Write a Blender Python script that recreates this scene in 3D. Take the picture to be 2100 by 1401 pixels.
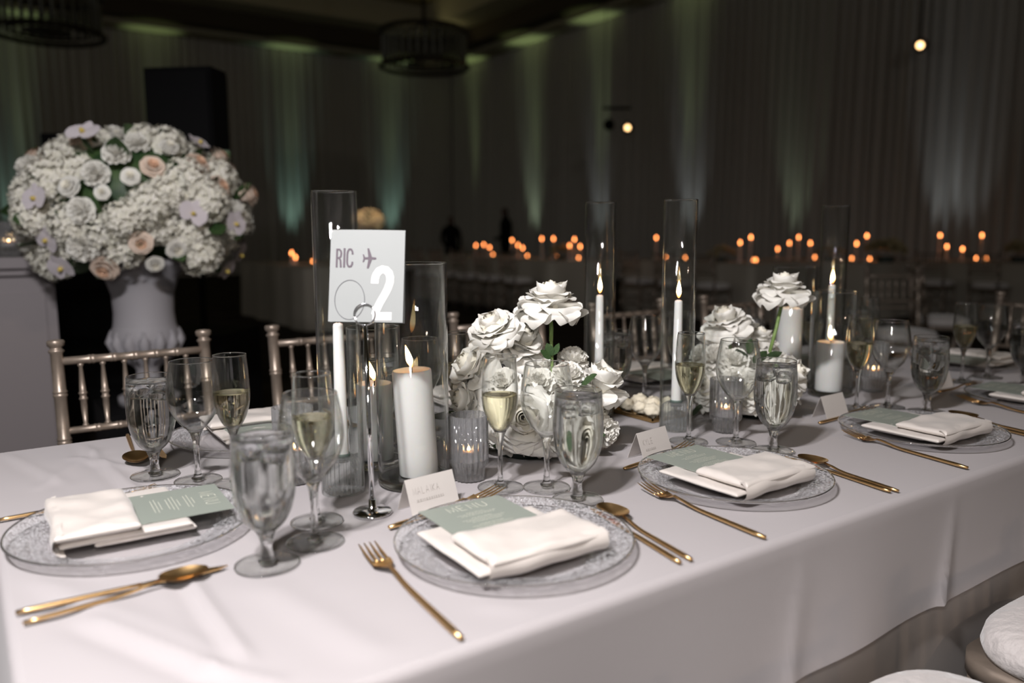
import bpy, math, random
from mathutils import Vector, Matrix, Euler, noise
random.seed(7)
PI = math.pi
scene = bpy.context.scene
COL = scene.collection
for o_ in list(bpy.data.objects):
    bpy.data.objects.remove(o_)

# ------------------------------------------------------------------ camera
TZ = 0.76                                   # table top height
CAM = Vector((0, 0, TZ + 0.4358))
FPX = 1653.0
PIT, ROL, YAW = 0.1363, -0.0033, 0.6020
CF = Vector((math.sin(YAW)*math.cos(PIT), math.cos(YAW)*math.cos(PIT), -math.sin(PIT)))
r0 = Vector((math.cos(YAW), -math.sin(YAW), 0)); u0 = r0.cross(CF)
CR = r0*math.cos(ROL) + u0*math.sin(ROL); CU = u0*math.cos(ROL) - r0*math.sin(ROL)
cd = bpy.data.cameras.new('camera'); cam = bpy.data.objects.new('camera', cd); COL.objects.link(cam)
cam.matrix_world = Matrix(((CR.x, CU.x, -CF.x, CAM.x), (CR.y, CU.y, -CF.y, CAM.y), (CR.z, CU.z, -CF.z, CAM.z), (0, 0, 0, 1)))
cd.sensor_width = 36; cd.lens = FPX/2100*36; cd.clip_start = 0.02; cd.clip_end = 200
cd.dof.use_dof = True; cd.dof.focus_distance = 1.5; cd.dof.aperture_fstop = 2.0
scene.camera = cam

def ray(x, y):
    return CF + CR*((x-1050)/FPX) - CU*((y-700.5)/FPX)
def at(x, y, z=0.0):
    """pixel -> point on the horizontal plane z above the table top"""
    d = ray(x, y); return CAM + d*((TZ + z - CAM.z)/d.z)
def dep(x, y, D):
    return CAM + ray(x, y)*D

# ------------------------------------------------------------------ world, lights, exposure
w = bpy.data.worlds.new('world'); scene.world = w; w.use_nodes = True
w.node_tree.nodes['Background'].inputs[0].default_value = (0.75, 0.72, 0.66, 1)
w.node_tree.nodes['Background'].inputs[1].default_value = 0.125
vs = scene.view_settings
vs.view_transform = 'Standard'; vs.look = 'None'; vs.exposure = 0.0; vs.gamma = 1.0; vs.use_curve_mapping = False
cy = scene.cycles
cy.max_bounces = 14; cy.transmission_bounces = 12; cy.transparent_max_bounces = 40; cy.glossy_bounces = 6; cy.diffuse_bounces = 3
cy.caustics_refractive = False; cy.caustics_reflective = False
cy.sample_clamp_indirect = 4.0; cy.use_denoising = True

def spot(name, loc, tgt, power, angle, blend, color, radius):
    l = bpy.data.lights.new(name, 'SPOT'); l.energy = power; l.spot_size = math.radians(angle); l.spot_blend = blend
    l.color = color; l.shadow_soft_size = radius
    o = bpy.data.objects.new(name, l); COL.objects.link(o); o.location = loc
    o.rotation_euler = (Vector(tgt)-Vector(loc)).to_track_quat('-Z', 'Y').to_euler()
    return o
# the video light standing off to the left, and the pair of warm truss spots behind the photographer
spot('video_light', (-0.42, 0.50, 2.28), (0.60, 1.75, 0.80), 102, 105, 0.6, (1.0, 0.965, 0.975), 0.055)
spot('video_light', (-0.30, 0.38, 2.32), (0.60, 1.75, 0.80), 102, 105, 0.6, (1.0, 0.965, 0.975), 0.055)
spot('truss_spot', (3.0, -4.6, 4.3), (1.6, 1.0, 0.6), 58, 40, 0.7, (1.0, 0.74, 0.54), 0.05)
spot('truss_spot', (3.4, -4.5, 4.3), (1.6, 1.0, 0.6), 58, 40, 0.7, (1.0, 0.74, 0.54), 0.05)
spot('added_front_fill', (-0.16, -0.06, 1.50), (0.80, 1.35, 0.85), 24, 100, 0.7, (1.0, 0.95, 0.92), 0.09)  # added fill close to the camera, brightens the candles and flowers
# uplights at the foot of the drapes are placed together with the drapes

# ------------------------------------------------------------------ materials
def mat(name, col=(0.8, 0.8, 0.8), rough=0.5, metal=0.0, spec=0.5, **kw):
    m = bpy.data.materials.new(name); m.use_nodes = True
    b = m.node_tree.nodes['Principled BSDF']
    b.inputs['Base Color'].default_value = (*col, 1); b.inputs['Roughness'].default_value = rough
    b.inputs['Metallic'].default_value = metal; b.inputs['Specular IOR Level'].default_value = spec
    for k, v in kw.items():
        b.inputs[k.replace('_', ' ')].default_value = v
    return m
def nodes(m): return m.node_tree.nodes, m.node_tree.links, m.node_tree.nodes['Principled BSDF']
def add_bump(m, scale, strength, dist=0.01, detail=3, stretch=None, kind='noise', rough_var=None):
    n, l, b = nodes(m)
    tc = n.new('ShaderNodeTexCoord'); src = tc.outputs['Object']
    if stretch:
        mp = n.new('ShaderNodeMapping'); mp.inputs['Scale'].default_value = stretch; l.new(src, mp.inputs['Vector']); src = mp.outputs['Vector']
    if kind == 'noise':
        t = n.new('ShaderNodeTexNoise'); t.inputs['Scale'].default_value = scale; t.inputs['Detail'].default_value = detail
        out = t.outputs['Fac']
    else:
        t = n.new('ShaderNodeTexVoronoi'); t.inputs['Scale'].default_value = scale; out = t.outputs['Distance']
    l.new(src, t.inputs['Vector'])
    bp = n.new('ShaderNodeBump'); bp.inputs['Strength'].default_value = strength; bp.inputs['Distance'].default_value = dist
    l.new(out, bp.inputs['Height']); l.new(bp.outputs['Normal'], b.inputs['Normal'])
    return m
def add_var(m, scale, c1, c2, stretch=None, detail=2):
    n, l, b = nodes(m)
    tc = n.new('ShaderNodeTexCoord'); src = tc.outputs['Object']
    if stretch:
        mp = n.new('ShaderNodeMapping'); mp.inputs['Scale'].default_value = stretch; l.new(src, mp.inputs['Vector']); src = mp.outputs['Vector']
    t = n.new('ShaderNodeTexNoise'); t.inputs['Scale'].default_value = scale; t.inputs['Detail'].default_value = detail
    l.new(src, t.inputs['Vector'])
    r = n.new('ShaderNodeValToRGB'); r.color_ramp.elements[0].position = 0.35; r.color_ramp.elements[1].position = 0.65
    r.color_ramp.elements[0].color = (*c1, 1); r.color_ramp.elements[1].color = (*c2, 1)
    l.new(t.outputs['Fac'], r.inputs['Fac']); l.new(r.outputs['Color'], b.inputs['Base Color'])
    return m
def thin_glass(name, tint=(0.985, 0.99, 0.985), milk=0.0, bump=None, edge=0.035, rough=0.0, edge_glass=0):
    """thin clear wall: straight-through transmission plus Fresnel reflection"""
    m = bpy.data.materials.new(name); m.use_nodes = True; n, l = m.node_tree.nodes, m.node_tree.links
    n.remove(n['Principled BSDF']); out = n['Material Output']
    tr = n.new('ShaderNodeBsdfTransparent'); tr.inputs['Color'].default_value = (*tint, 1)
    gl = n.new('ShaderNodeBsdfGlossy'); gl.inputs['Roughness'].default_value = rough
    fr = n.new('ShaderNodeLayerWeight'); fr.inputs['Blend'].default_value = 0.5     # Schlick Fresnel, the same from both sides
    pw = n.new('ShaderNodeMath'); pw.operation = 'POWER'; l.new(fr.outputs['Facing'], pw.inputs[0]); pw.inputs[1].default_value = 4.2
    ma = n.new('ShaderNodeMath'); ma.operation = 'MULTIPLY_ADD'; l.new(pw.outputs[0], ma.inputs[0]); ma.inputs[1].default_value = 0.9; ma.inputs[2].default_value = edge
    mx = n.new('ShaderNodeMixShader'); l.new(ma.outputs[0], mx.inputs[0]); l.new(tr.outputs[0], mx.inputs[1]); l.new(gl.outputs[0], mx.inputs[2])
    if edge_glass:
        gs = n.new('ShaderNodeBsdfGlass'); gs.inputs['IOR'].default_value = 1.42
        p2 = n.new('ShaderNodeMath'); p2.operation = 'POWER'; l.new(fr.outputs['Facing'], p2.inputs[0]); p2.inputs[1].default_value = edge_glass
        m0 = n.new('ShaderNodeMixShader'); l.new(p2.outputs[0], m0.inputs[0]); l.new(tr.outputs[0], m0.inputs[1]); l.new(gs.outputs[0], m0.inputs[2])
        l.new(m0.outputs[0], mx.inputs[1])
    res = mx.outputs[0]
    if bump:
        tc = n.new('ShaderNodeTexCoord'); t = n.new('ShaderNodeTexVoronoi'); t.inputs['Scale'].default_value = bump[0]; l.new(tc.outputs['Object'], t.inputs['Vector'])
        bp = n.new('ShaderNodeBump'); bp.inputs['Strength'].default_value = bump[1]; bp.inputs['Distance'].default_value = bump[2]
        l.new(t.outputs['Distance'], bp.inputs['Height'])
        l.new(bp.outputs[0], gl.inputs['Normal']); l.new(bp.outputs[0], fr.inputs['Normal'])
    if milk:
        df = n.new('ShaderNodeBsdfDiffuse'); df.inputs['Color'].default_value = (0.92, 0.92, 0.94, 1)
        m2 = n.new('ShaderNodeMixShader'); m2.inputs[0].default_value = milk; l.new(res, m2.inputs[1]); l.new(df.outputs[0], m2.inputs[2]); res = m2.outputs[0]
        if bump:
            mr = n.new('ShaderNodeMapRange'); mr.inputs['From Min'].default_value = 0.0; mr.inputs['From Max'].default_value = 0.75; mr.inputs['To Min'].default_value = milk*2.6; mr.inputs['To Max'].default_value = 0.0
            l.new(t.outputs['Distance'], mr.inputs['Value']); l.new(mr.outputs[0], m2.inputs[0])
    l.new(res, out.inputs['Surface'])
    return m
def solid_glass(name, col=(1, 1, 1), ior=1.45, clear=0.25, rough=0.0, bump=None):
    """thick glass or liquid: refraction with a share of straight-through light so that its shadow is not black"""
    m = bpy.data.materials.new(name); m.use_nodes = True; n, l = m.node_tree.nodes, m.node_tree.links
    n.remove(n['Principled BSDF']); out = n['Material Output']
    g = n.new('ShaderNodeBsdfGlass'); g.inputs['Color'].default_value = (*col, 1); g.inputs['IOR'].default_value = ior; g.inputs['Roughness'].default_value = rough
    t = n.new('ShaderNodeBsdfTransparent'); t.inputs['Color'].default_value = (*col, 1)
    mx = n.new('ShaderNodeMixShader'); mx.inputs[0].default_value = clear; l.new(g.outputs[0], mx.inputs[1]); l.new(t.outputs[0], mx.inputs[2])
    if bump:
        tc = n.new('ShaderNodeTexCoord'); tx = n.new('ShaderNodeTexNoise'); tx.inputs['Scale'].default_value = bump[0]; l.new(tc.outputs['Object'], tx.inputs['Vector'])
        bp = n.new('ShaderNodeBump'); bp.inputs['Strength'].default_value = bump[1]; bp.inputs['Distance'].default_value = bump[2]
        l.new(tx.outputs['Fac'], bp.inputs['Height']); l.new(bp.outputs[0], g.inputs['Normal'])
    l.new(mx.outputs[0], out.inputs['Surface'])
    return m
def emit(name, col, strength):
    m = bpy.data.materials.new(name); m.use_nodes = True; n, l = m.node_tree.nodes, m.node_tree.links
    n.remove(n['Principled BSDF']); e = n.new('ShaderNodeEmission'); e.inputs[0].default_value = (*col, 1); e.inputs[1].default_value = strength
    l.new(e.outputs[0], n['Material Output'].inputs['Surface']); return m
def flame_mat(name, strength):
    m = bpy.data.materials.new(name); m.use_nodes = True; n, l = m.node_tree.nodes, m.node_tree.links
    n.remove(n['Principled BSDF']); e = n.new('ShaderNodeEmission')
    tc = n.new('ShaderNodeTexCoord'); sp = n.new('ShaderNodeSeparateXYZ'); l.new(tc.outputs['Generated'], sp.inputs[0])
    r = n.new('ShaderNodeValToRGB'); cr = r.color_ramp
    cr.elements[0].position = 0.0; cr.elements[0].color = (0.25, 0.05, 0.01, 1)
    cr.elements[1].position = 1.0; cr.elements[1].color = (1.0, 0.42, 0.10, 1)
    for p, c in ((0.22, (0.9, 0.35, 0.08)), (0.42, (1.0, 0.78, 0.45)), (0.7, (1.0, 0.72, 0.34))):
        el = cr.elements.new(p); el.color = (*c, 1)
    l.new(sp.outputs['Z'], r.inputs[0]); l.new(r.outputs[0], e.inputs[0]); e.inputs[1].default_value = strength
    l.new(e.outputs[0], n['Material Output'].inputs['Surface']); return m

M = {}
M['cloth'] = add_bump(mat('white_tablecloth', (0.47, 0.438, 0.443), 0.62, spec=0.25, Sheen_Weight=0.15), 900, 0.08, 0.001)
M['skirt'] = add_bump(mat('taupe_underskirt', (0.50, 0.46, 0.44), 0.65, spec=0.2), 700, 0.06, 0.001)
M['satin'] = add_bump(mat('ivory_satin', (0.72, 0.66, 0.61), 0.36, spec=0.45, Sheen_Weight=0.3), 26, 0.12, 0.01, 2)
M['satin_fold'] = mat('ivory_satin_inside', (0.84, 0.72, 0.60), 0.45, spec=0.3)
M['sage'] = mat('sage_card', (0.295, 0.325, 0.285), 0.42, spec=0.4)
M['gilt_ink'] = mat('pale_foil_print', (0.80, 0.80, 0.68), 0.4)
M['ivory_card'] = mat('ivory_card', (0.66, 0.62, 0.585), 0.6)
M['grey_ink'] = mat('pale_grey_print', (0.50, 0.465, 0.435), 0.6)
M['num_card'] = mat('grey_green_card', (0.34, 0.355, 0.35), 0.55)
M['mauve_ink'] = mat('mauve_grey_print', (0.115, 0.09, 0.11), 0.6)
M['white_ink'] = mat('white_print', (0.92, 0.89, 0.88), 0.6)
M['dark_ink'] = mat('dark_grey_print', (0.10, 0.10, 0.11), 0.6)
M['gold'] = add_bump(mat('brushed_gold', (0.86, 0.56, 0.26), 0.30, 1.0), 60, 0.02, 0.001, stretch=(1, 1, 30))
M['tray_gold'] = mat('gold_tray', (0.55, 0.36, 0.16), 0.3, 1.0)
M['chrome'] = mat('chrome', (0.82, 0.82, 0.84), 0.06, 1.0)
M['wax'] = mat('white_wax', (0.96, 0.92, 0.90), 0.5, spec=0.35, Subsurface_Weight=0.25, Subsurface_Scale=0.01)
M['wax'].node_tree.nodes['Principled BSDF'].inputs['Subsurface Radius'].default_value = (1.0, 0.55, 0.35)
M['wick'] = mat('burnt_wick', (0.02, 0.015, 0.012), 0.9)
M['rubber'] = mat('green_candle_ring', (0.12, 0.16, 0.14), 0.6)
M['flame'] = flame_mat('candle_flame', 16.0)
M['far_flame'] = emit('far_candle_flame', (1.0, 0.30, 0.085), 12.0)
M['thin'] = thin_glass('clear_thin_glass', (0.99, 0.995, 0.99), edge_glass=2.2)
M['footglass'] = thin_glass('clear_foot_glass', (0.99, 0.995, 0.99), edge_glass=5.0)
M['tube'] = thin_glass('clear_tube_glass', (0.975, 0.985, 0.98), edge=0.04, edge_glass=3.5)
M['solid'] = solid_glass('clear_solid_glass', (1, 1, 1), 1.48, 0.10)
M['ribbed'] = thin_glass('ribbed_glass', (0.99, 0.99, 0.99), 0.09, None, 0.07, 0.04, edge_glass=1.1)
M['water'] = solid_glass('iced_water', (0.995, 0.998, 0.998), 1.33, 0.0, bump=(30, 0.04, 0.01))
M['ice'] = solid_glass('ice', (0.99, 0.99, 1.0), 1.20, 0.2, bump=(60, 0.2, 0.01))
M['fizz'] = solid_glass('champagne', (0.985, 0.955, 0.82), 1.34, 0.0)
M['charger'] = thin_glass('pebbled_glass', (0.99, 0.99, 0.995), 0.17, (230, 1.0, 0.010), 0.06, 0.08)
M['charger_flat'] = thin_glass('clear_plate_glass', (0.995, 0.995, 0.998), 0.02, None, 0.012, 0.02)
M['petal'] = add_var(mat('white_petal', (0.90, 0.87, 0.80), 0.55, spec=0.25, Sheen_Weight=0.2), 30, (0.96, 0.94, 0.87), (0.97, 0.955, 0.91))
def translucent(m, w):
    n, l, b = nodes(m); t = n.new('ShaderNodeBsdfTranslucent'); mx = n.new('ShaderNodeMixShader'); mx.inputs[0].default_value = w
    src = b.inputs['Base Color'].links[0].from_socket if b.inputs['Base Color'].links else None
    if src: l.new(src, t.inputs['Color'])
    else: t.inputs['Color'].default_value = b.inputs['Base Color'].default_value
    l.new(b.outputs[0], mx.inputs[1]); l.new(t.outputs[0], mx.inputs[2]); l.new(mx.outputs[0], n['Material Output'].inputs['Surface']); return m
translucent(M['petal'], 0.18)
M['petal_core'] = mat('cream_petal', (0.94, 0.90, 0.78), 0.55, spec=0.25)
M['blush'] = mat('blush_petal', (0.86, 0.70, 0.58), 0.55, spec=0.2)
M['blush_core'] = mat('peach_petal', (0.85, 0.55, 0.38), 0.55, spec=0.2)
M['hyd'] = add_var(mat('hydrangea_petal', (0.80, 0.78, 0.68), 0.6, spec=0.2), 9, (0.80, 0.78, 0.64), (0.93, 0.90, 0.84))
M['orchid'] = mat('orchid_petal', (0.78, 0.72, 0.76), 0.5, spec=0.25)
M['orchid_lip'] = mat('orchid_lip', (0.65, 0.50, 0.12), 0.5)
M['cream'] = add_var(mat('cream_clump', (0.85, 0.78, 0.60), 0.7), 60, (0.80, 0.70, 0.48), (0.90, 0.85, 0.74))
M['stem'] = add_var(mat('green_stem', (0.16, 0.26, 0.07), 0.5), 40, (0.12, 0.20, 0.05), (0.22, 0.33, 0.10))
M['leaf'] = add_var(mat('green_leaf', (0.06, 0.13, 0.04), 0.5), 20, (0.02, 0.055, 0.018), (0.06, 0.11, 0.035))
M['bowl'] = mat('dark_green_bowl', (0.03, 0.05, 0.045), 0.3)
M['chair'] = add_var(mat('champagne_gold_paint', (0.33, 0.27, 0.22), 0.36, 0.55), 30, (0.30, 0.245, 0.20), (0.37, 0.30, 0.245))
M['cushion'] = add_bump(mat('ivory_crushed_velvet', (0.72, 0.67, 0.65), 0.7, spec=0.3, Sheen_Weight=0.6), 38, 0.5, 0.02, 4)
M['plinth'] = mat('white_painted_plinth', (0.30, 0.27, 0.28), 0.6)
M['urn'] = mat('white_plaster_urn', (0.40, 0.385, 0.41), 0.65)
M['black'] = mat('matt_black', (0.006, 0.006, 0.007), 0.75, spec=0.15)
M['grille'] = mat('black_grille', (0.010, 0.010, 0.011), 0.8, spec=0.15)
M['drape'] = add_bump(mat('grey_voile', (0.60, 0.57, 0.53), 0.8, spec=0.1), 14, 0.25, 0.05, 2, stretch=(1, 1, 0.03))
M['wall'] = mat('dark_wall', (0.05, 0.045, 0.04), 0.9, spec=0.1)
M['ceil'] = mat('tan_ceiling', (0.36, 0.31, 0.18), 0.9, spec=0.1)
M['soffit'] = mat('soffit_paint', (0.50, 0.46, 0.34), 0.9, spec=0.1)
M['beam'] = mat('brown_beam', (0.10, 0.08, 0.055), 0.8, spec=0.1)
M['floor'] = add_var(mat('dark_carpet', (0.05, 0.04, 0.035), 0.95, spec=0.05), 3, (0.035, 0.028, 0.024), (0.06, 0.05, 0.042))
M['bronze'] = mat('dark_bronze', (0.03, 0.022, 0.015), 0.5, 0.6)
M['crystal'] = mat('smoky_crystal', (0.10, 0.10, 0.08), 0.15, spec=0.8)
M['lamp_glow'] = emit('warm_lamp_face', (1.0, 0.60, 0.26), 5.0)
M['suit'] = mat('black_clothing', (0.006, 0.006, 0.006), 0.9, spec=0.1)
M['skin'] = mat('skin', (0.10, 0.06, 0.045), 0.7)
M['far_bloom'] = mat('cream_far_bloom', (0.55, 0.46, 0.27), 0.7)
M['far_cloth'] = mat('far_tablecloth', (0.46, 0.42, 0.36), 0.8, spec=0.1)

# ------------------------------------------------------------------ mesh helpers
class MB:
    def __init__(s): s.v = []; s.f = []
    def add(s, v, f):
        k = len(s.v); s.v += [tuple(p) for p in v]; s.f += [tuple(i+k for i in q) for q in f]; return s
    def lathe(s, prof, n=32, c=(0, 0, 0), cap=True, rib=None):
        v = []; f = []
        for r, z in prof:
            for i in range(n):
                a = 2*PI*i/n; rr = r
                if rib and r > rib[2]: rr = r*(1 + rib[0]*(0.5+0.5*math.cos(rib[1]*a)))
                v.append((c[0]+rr*math.cos(a), c[1]+rr*math.sin(a), c[2]+z))
        for j in range(len(prof)-1):
            for i in range(n):
                f.append((j*n+i, j*n+(i+1) % n, (j+1)*n+(i+1) % n, (j+1)*n+i))
        if cap:
            f.append(tuple(range(n-1, -1, -1))); k = (len(prof)-1)*n; f.append(tuple(range(k, k+n)))
        return s.add(v, f)
    def box(s, a, b):
        x0, y0, z0 = a; x1, y1, z1 = b
        return s.add([(x0,y0,z0),(x1,y0,z0),(x1,y1,z0),(x0,y1,z0),(x0,y0,z1),(x1,y0,z1),(x1,y1,z1),(x0,y1,z1)],
                     [(3,2,1,0),(4,5,6,7),(0,1,5,4),(1,2,6,5),(2,3,7,6),(3,0,4,7)])
    def tube(s, pts, rad, n=8, closed=False, flat=1.0):
        """tube through pts; rad a number or a list; flat squashes the section along its second axis"""
        P = [Vector(p) for p in pts]; m = len(P); R = rad if isinstance(rad, (list, tuple)) else [rad]*m
        v = []; f = []; ref = None
        for k in range(m):
            if closed: t = P[(k+1) % m]-P[k-1]
            else: t = P[min(k+1, m-1)]-P[max(k-1, 0)]
            t.normalize()
            if ref is None:
                ref = Vector((0, 0, 1)) if abs(t.z) < 0.9 else Vector((1, 0, 0))
            x = t.cross(ref).normalized(); y = x.cross(t).normalized(); ref = y
            for i in range(n):
                a = 2*PI*i/n; v.append(P[k] + x*(R[k]*math.cos(a)) + y*(R[k]*flat*math.sin(a)))
        for k in range(m if closed else m-1):
            for i in range(n):
                f.append((k*n+i, k*n+(i+1) % n, ((k+1) % m)*n+(i+1) % n, ((k+1) % m)*n+i))
        if not closed: f.append(tuple(range(n-1, -1, -1))); f.append(tuple(range((m-1)*n, m*n)))
        return s.add(v, f)
    def grid(s, fn, nu, nv):
        v = [fn(i/nu, j/nv) for j in range(nv+1) for i in range(nu+1)]
        f = [(j*(nu+1)+i, j*(nu+1)+i+1, (j+1)*(nu+1)+i+1, (j+1)*(nu+1)+i) for j in range(nv) for i in range(nu)]
        return s.add(v, f)
    def mesh(s, name, m, smooth=True):
        me = bpy.data.meshes.new(name); me.from_pydata(s.v, [], s.f); me.update()
        if m: me.materials.append(M[m] if isinstance(m, str) else m)
        if smooth: me.shade_smooth()
        return me
    def build(s, name, m, parent=None, smooth=True):
        return link(name, s.mesh(name, m, smooth), parent)
def sharp(o, ang=35):
    """smooth shading with crisp edges above ang degrees"""
    import bmesh
    me = o.data; bm = bmesh.new(); bm.from_mesh(me)
    for e in bm.edges:
        if len(e.link_faces) == 2 and e.calc_face_angle(0) > math.radians(ang): e.smooth = False
    bm.to_mesh(me); bm.free(); return o
def link(name, me, parent=None):
    o = bpy.data.objects.new(name, me); COL.objects.link(o)
    if parent is not None: o.parent = parent
    return o
def tag(o, label, cat, group=None):
    o['label'] = label; o['category'] = cat
    if group: o['group'] = group
    return o
def thing(name, label, cat, loc=(0, 0, 0), rz=0.0, group=None):
    o = bpy.data.objects.new(name, None); COL.objects.link(o); o.location = loc; o.rotation_euler = (0, 0, rz)
    o.empty_display_size = 0.05
    return tag(o, label, cat, group)
def struct(o): o['kind'] = 'structure'; return o
def copy_tree(o, parent=None):
    c = o.copy(); COL.objects.link(c); c.parent = parent
    for ch in o.children: copy_tree(ch, c)
    return c
def dup(src, loc, rz=0.0, label=None, group=None, scale=None):
    c = copy_tree(src); c.location = loc; c.rotation_euler = (0, 0, rz)
    if label: c['label'] = label
    if group: c['group'] = group
    if scale: c.scale = (scale,)*3
    return c
class Proto:
    """build a thing the first time, copy it afterwards"""
    def __init__(s, maker): s.maker = maker; s.src = None
    def __call__(s, loc, rz=0.0, label=None, group=None):
        if s.src is None:
            s.src = s.maker(); o = s.src; o.location = loc; o.rotation_euler = (0, 0, rz)
            if label: o['label'] = label
            if group: o['group'] = group
            return o
        return dup(s.src, loc, rz, label, group)

# ================================================================== THE ROOM
XW, YW, HC = 13.66, 23.3, 6.3
fl = MB().box((-8, -8, -0.1), (16, 26, 0)).build('floor', 'floor', None, False); struct(fl)
struct(MB().box((-8, YW+0.25, 0), (16, YW+0.45, 8)).build('wall_back', 'wall', None, False))
struct(MB().box((XW+0.25, -8, 0), (XW+0.45, YW+0.45, 8)).build('wall_right', 'wall', None, False))
struct(MB().box((-8, -8, 7.5), (12.0, 21.6, 7.6)).build('ceiling', 'ceil', None, False))
# stepped soffit round the recessed ceiling
s1 = MB().box((-8, YW-0.75, HC+0.02), (16, YW+0.3, HC+0.35)); s1.box((XW-0.75, -8, HC+0.02), (XW+0.3, YW-0.75, HC+0.35))
struct(s1.build('trim_1', 'soffit', None, False))
s2 = MB().box((-8, YW-1.25, HC+0.12), (16, YW-0.75, HC+0.8)); s2.box((XW-1.25, -8, HC+0.12), (XW-0.75, YW-1.25, HC+0.8))
struct(s2.build('trim_2', 'beam', None, False))
s3 = MB().box((-8, YW-2.2, HC+0.55), (16, YW-1.25, HC+1.25)); s3.box((XW-2.2, -8, HC+0.55), (XW-1.25, YW-2.2, HC+1.25))
struct(s3.build('trim_3', 'soffit', None, False))

# drapes: hanging voile panels, each a separate length of cloth
def drape(wd, seed):
    rnd = random.Random(seed); ph = [rnd.random()*6.3 for _ in range(4)]; fr = [rnd.uniform(0.9, 1.15) for _ in range(4)]
    def fn(u, v):
        z = v*HC; x = (u-0.5)*wd
        y = 0.055*math.sin(2*PI*u*7*fr[0]+ph[0]+0.25*math.sin(z*0.6+ph[1])) + 0.035*math.sin(2*PI*u*15*fr[1]+ph[2]+0.2*z*0.3) + 0.018*math.sin(2*PI*u*27*fr[2]+ph[3])
        return (x, y*(0.75+0.5*(1-v))*min(1, u*14, (1-u)*14), z)
    return MB().grid(fn, 110, 8)
DW = 1.52
var = [drape(DW*0.999, k).mesh('drape_panel', 'drape') for k in range(4)]
for k in range(11):
    o = link('drape_panel', var[k % 4]); o.location = (XW-0.02-DW*(k+0.5), YW-0.05, 0)
    tag(o, 'sheer grey drape panel hanging on the back wall beyond the urn and speaker', 'curtain', 'drapes on the back wall')
for k in range(14):
    o = link('drape_panel', var[(k+1) % 4]); o.location = (XW-0.05, YW-0.13-DW*(k+0.5), 0); o.rotation_euler = (0, 0, -PI/2)
    tag(o, 'sheer grey drape panel hanging on the side wall beyond the lit dining tables', 'curtain', 'drapes on the side wall')
def uplight(loc, tgt, p, col, ang=34):
    spot('drape_uplight', loc, tgt, p, ang, 1.0, col, 0.08)
TEAL = (0.55, 1.0, 0.86); GRN = (0.75, 1.0, 0.72); CLD = (0.80, 0.92, 1.0)
def back_x(px):
    d = ray(px, 475); return d.x*(YW/d.y)
def side_y(px):
    d = ray(px, 475); return d.y*(XW/d.x)
for px, p, c in ((30, 60, TEAL), (597, 90, TEAL), (800, 80, TEAL), (958, 80, GRN)):
    x = back_x(px); uplight((x, YW-0.55, 0.35), (x, YW-0.1, 2.6), p, c)
for px, p, c in ((1105, 80, GRN), (1240, 45, CLD), (1425, 55, CLD), (1640, 34, GRN), (1940, 36, CLD), (1990, 22, CLD)):
    y = side_y(px); uplight((XW-0.55, y, 0.35), (XW-0.1, y, 2.6), p, c)
# cove strips on the soffit ledge that wash the recess
def area(name, loc, tgt, sx, sy, p, col):
    l = bpy.data.lights.new(name, 'AREA'); l.shape = 'RECTANGLE'; l.size = sx; l.size_y = sy; l.energy = p; l.color = col
    o = bpy.data.objects.new(name, l); COL.objects.link(o); o.location = loc
    o.rotation_euler = (Vector(tgt)-Vector(loc)).to_track_quat('-Z', 'Y').to_euler(); return o
area('cove_strip', (XW-3.2, 11, 6.6), (XW-4.4, 11, 7.5), 0.15, 16, 9, (1.0, 0.9, 0.45))
area('cove_strip', (5, YW-3.2, 6.6), (5, YW-4.4, 7.5), 14, 0.15, 9, (1.0, 0.9, 0.45))
for px in (60, 330, 600, 800):
    x = back_x(px); uplight((x, YW-0.45, 0.3), (x, YW-0.40, HC), 300, (0.72, 1.0, 0.48), 17)
for px in (985, 1105, 1240, 1420):
    y = side_y(px); uplight((XW-0.45, y, 0.3), (XW-0.40, y, HC), 420, (0.72, 1.0, 0.48), 17)
# added dim fill spots, out of view, that lift the tone of the drapes
spot('added_drape_fill', (4.5, -3.0, 5.6), (12.5, 12.5, 2.6), 60, 84, 0.8, (1.0, 0.93, 0.86), 0.2)
spot('added_drape_fill', (3.5, -1.0, 5.6), (6.0, 22.0, 2.6), 130, 60, 0.8, (1.0, 0.93, 0.80), 0.2)

# ------------------------------------------------------------------ chandeliers
def chandelier():
    t = thing('drum_chandelier', 'x', 'chandelier')
    for z in (-0.27, 0.27):
        MB().tube([(0.70*math.cos(a), 0.70*math.sin(a), z) for a in [2*PI*i/40 for i in range(40)]], 0.035, 8, True).build('hoop', 'bronze', t)
    MB().tube([(0.48*math.cos(a), 0.48*math.sin(a), -0.24) for a in [2*PI*i/32 for i in range(32)]], 0.02, 6, True).build('inner_hoop', 'bronze', t)
    cr = MB().lathe([(0.0, -0.24), (0.028, -0.18), (0.03, 0.18), (0.0, 0.24)], 6, cap=False).mesh('crystal_bar', 'crystal', False)
    for k in range(34):
        a = 2*PI*k/34; o = link('crystal_bar', cr, t); o.location = (0.66*math.cos(a), 0.66*math.sin(a), 0)
    for k in range(4):
        a = PI/2*k+0.4
        MB().tube([(0.70*math.cos(a), 0.70*math.sin(a), 0.27), (0, 0, 0.42)], 0.015, 6).build('arm', 'bronze', t)
    MB().tube([(0, 0, 0.3), (0, 0, 7.5-4.12)], 0.03, 8).build('rod', 'bronze', t)
    MB().lathe([(0.0, 3.30), (0.14, 3.31), (0.12, 3.375), (0, 3.38)], 20).build('canopy', 'bronze', t)
    MB().lathe([(0.0, -0.28), (0.3, -0.25), (0.3, -0.23), (0.0, -0.22)], 24).build('diffuser', 'crystal', t)
    return t
CH = Proto(chandelier)
CH(dep(870, 102, 13), 0, 'dark bronze drum chandelier with crystal bars near the corner of the room')
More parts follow.
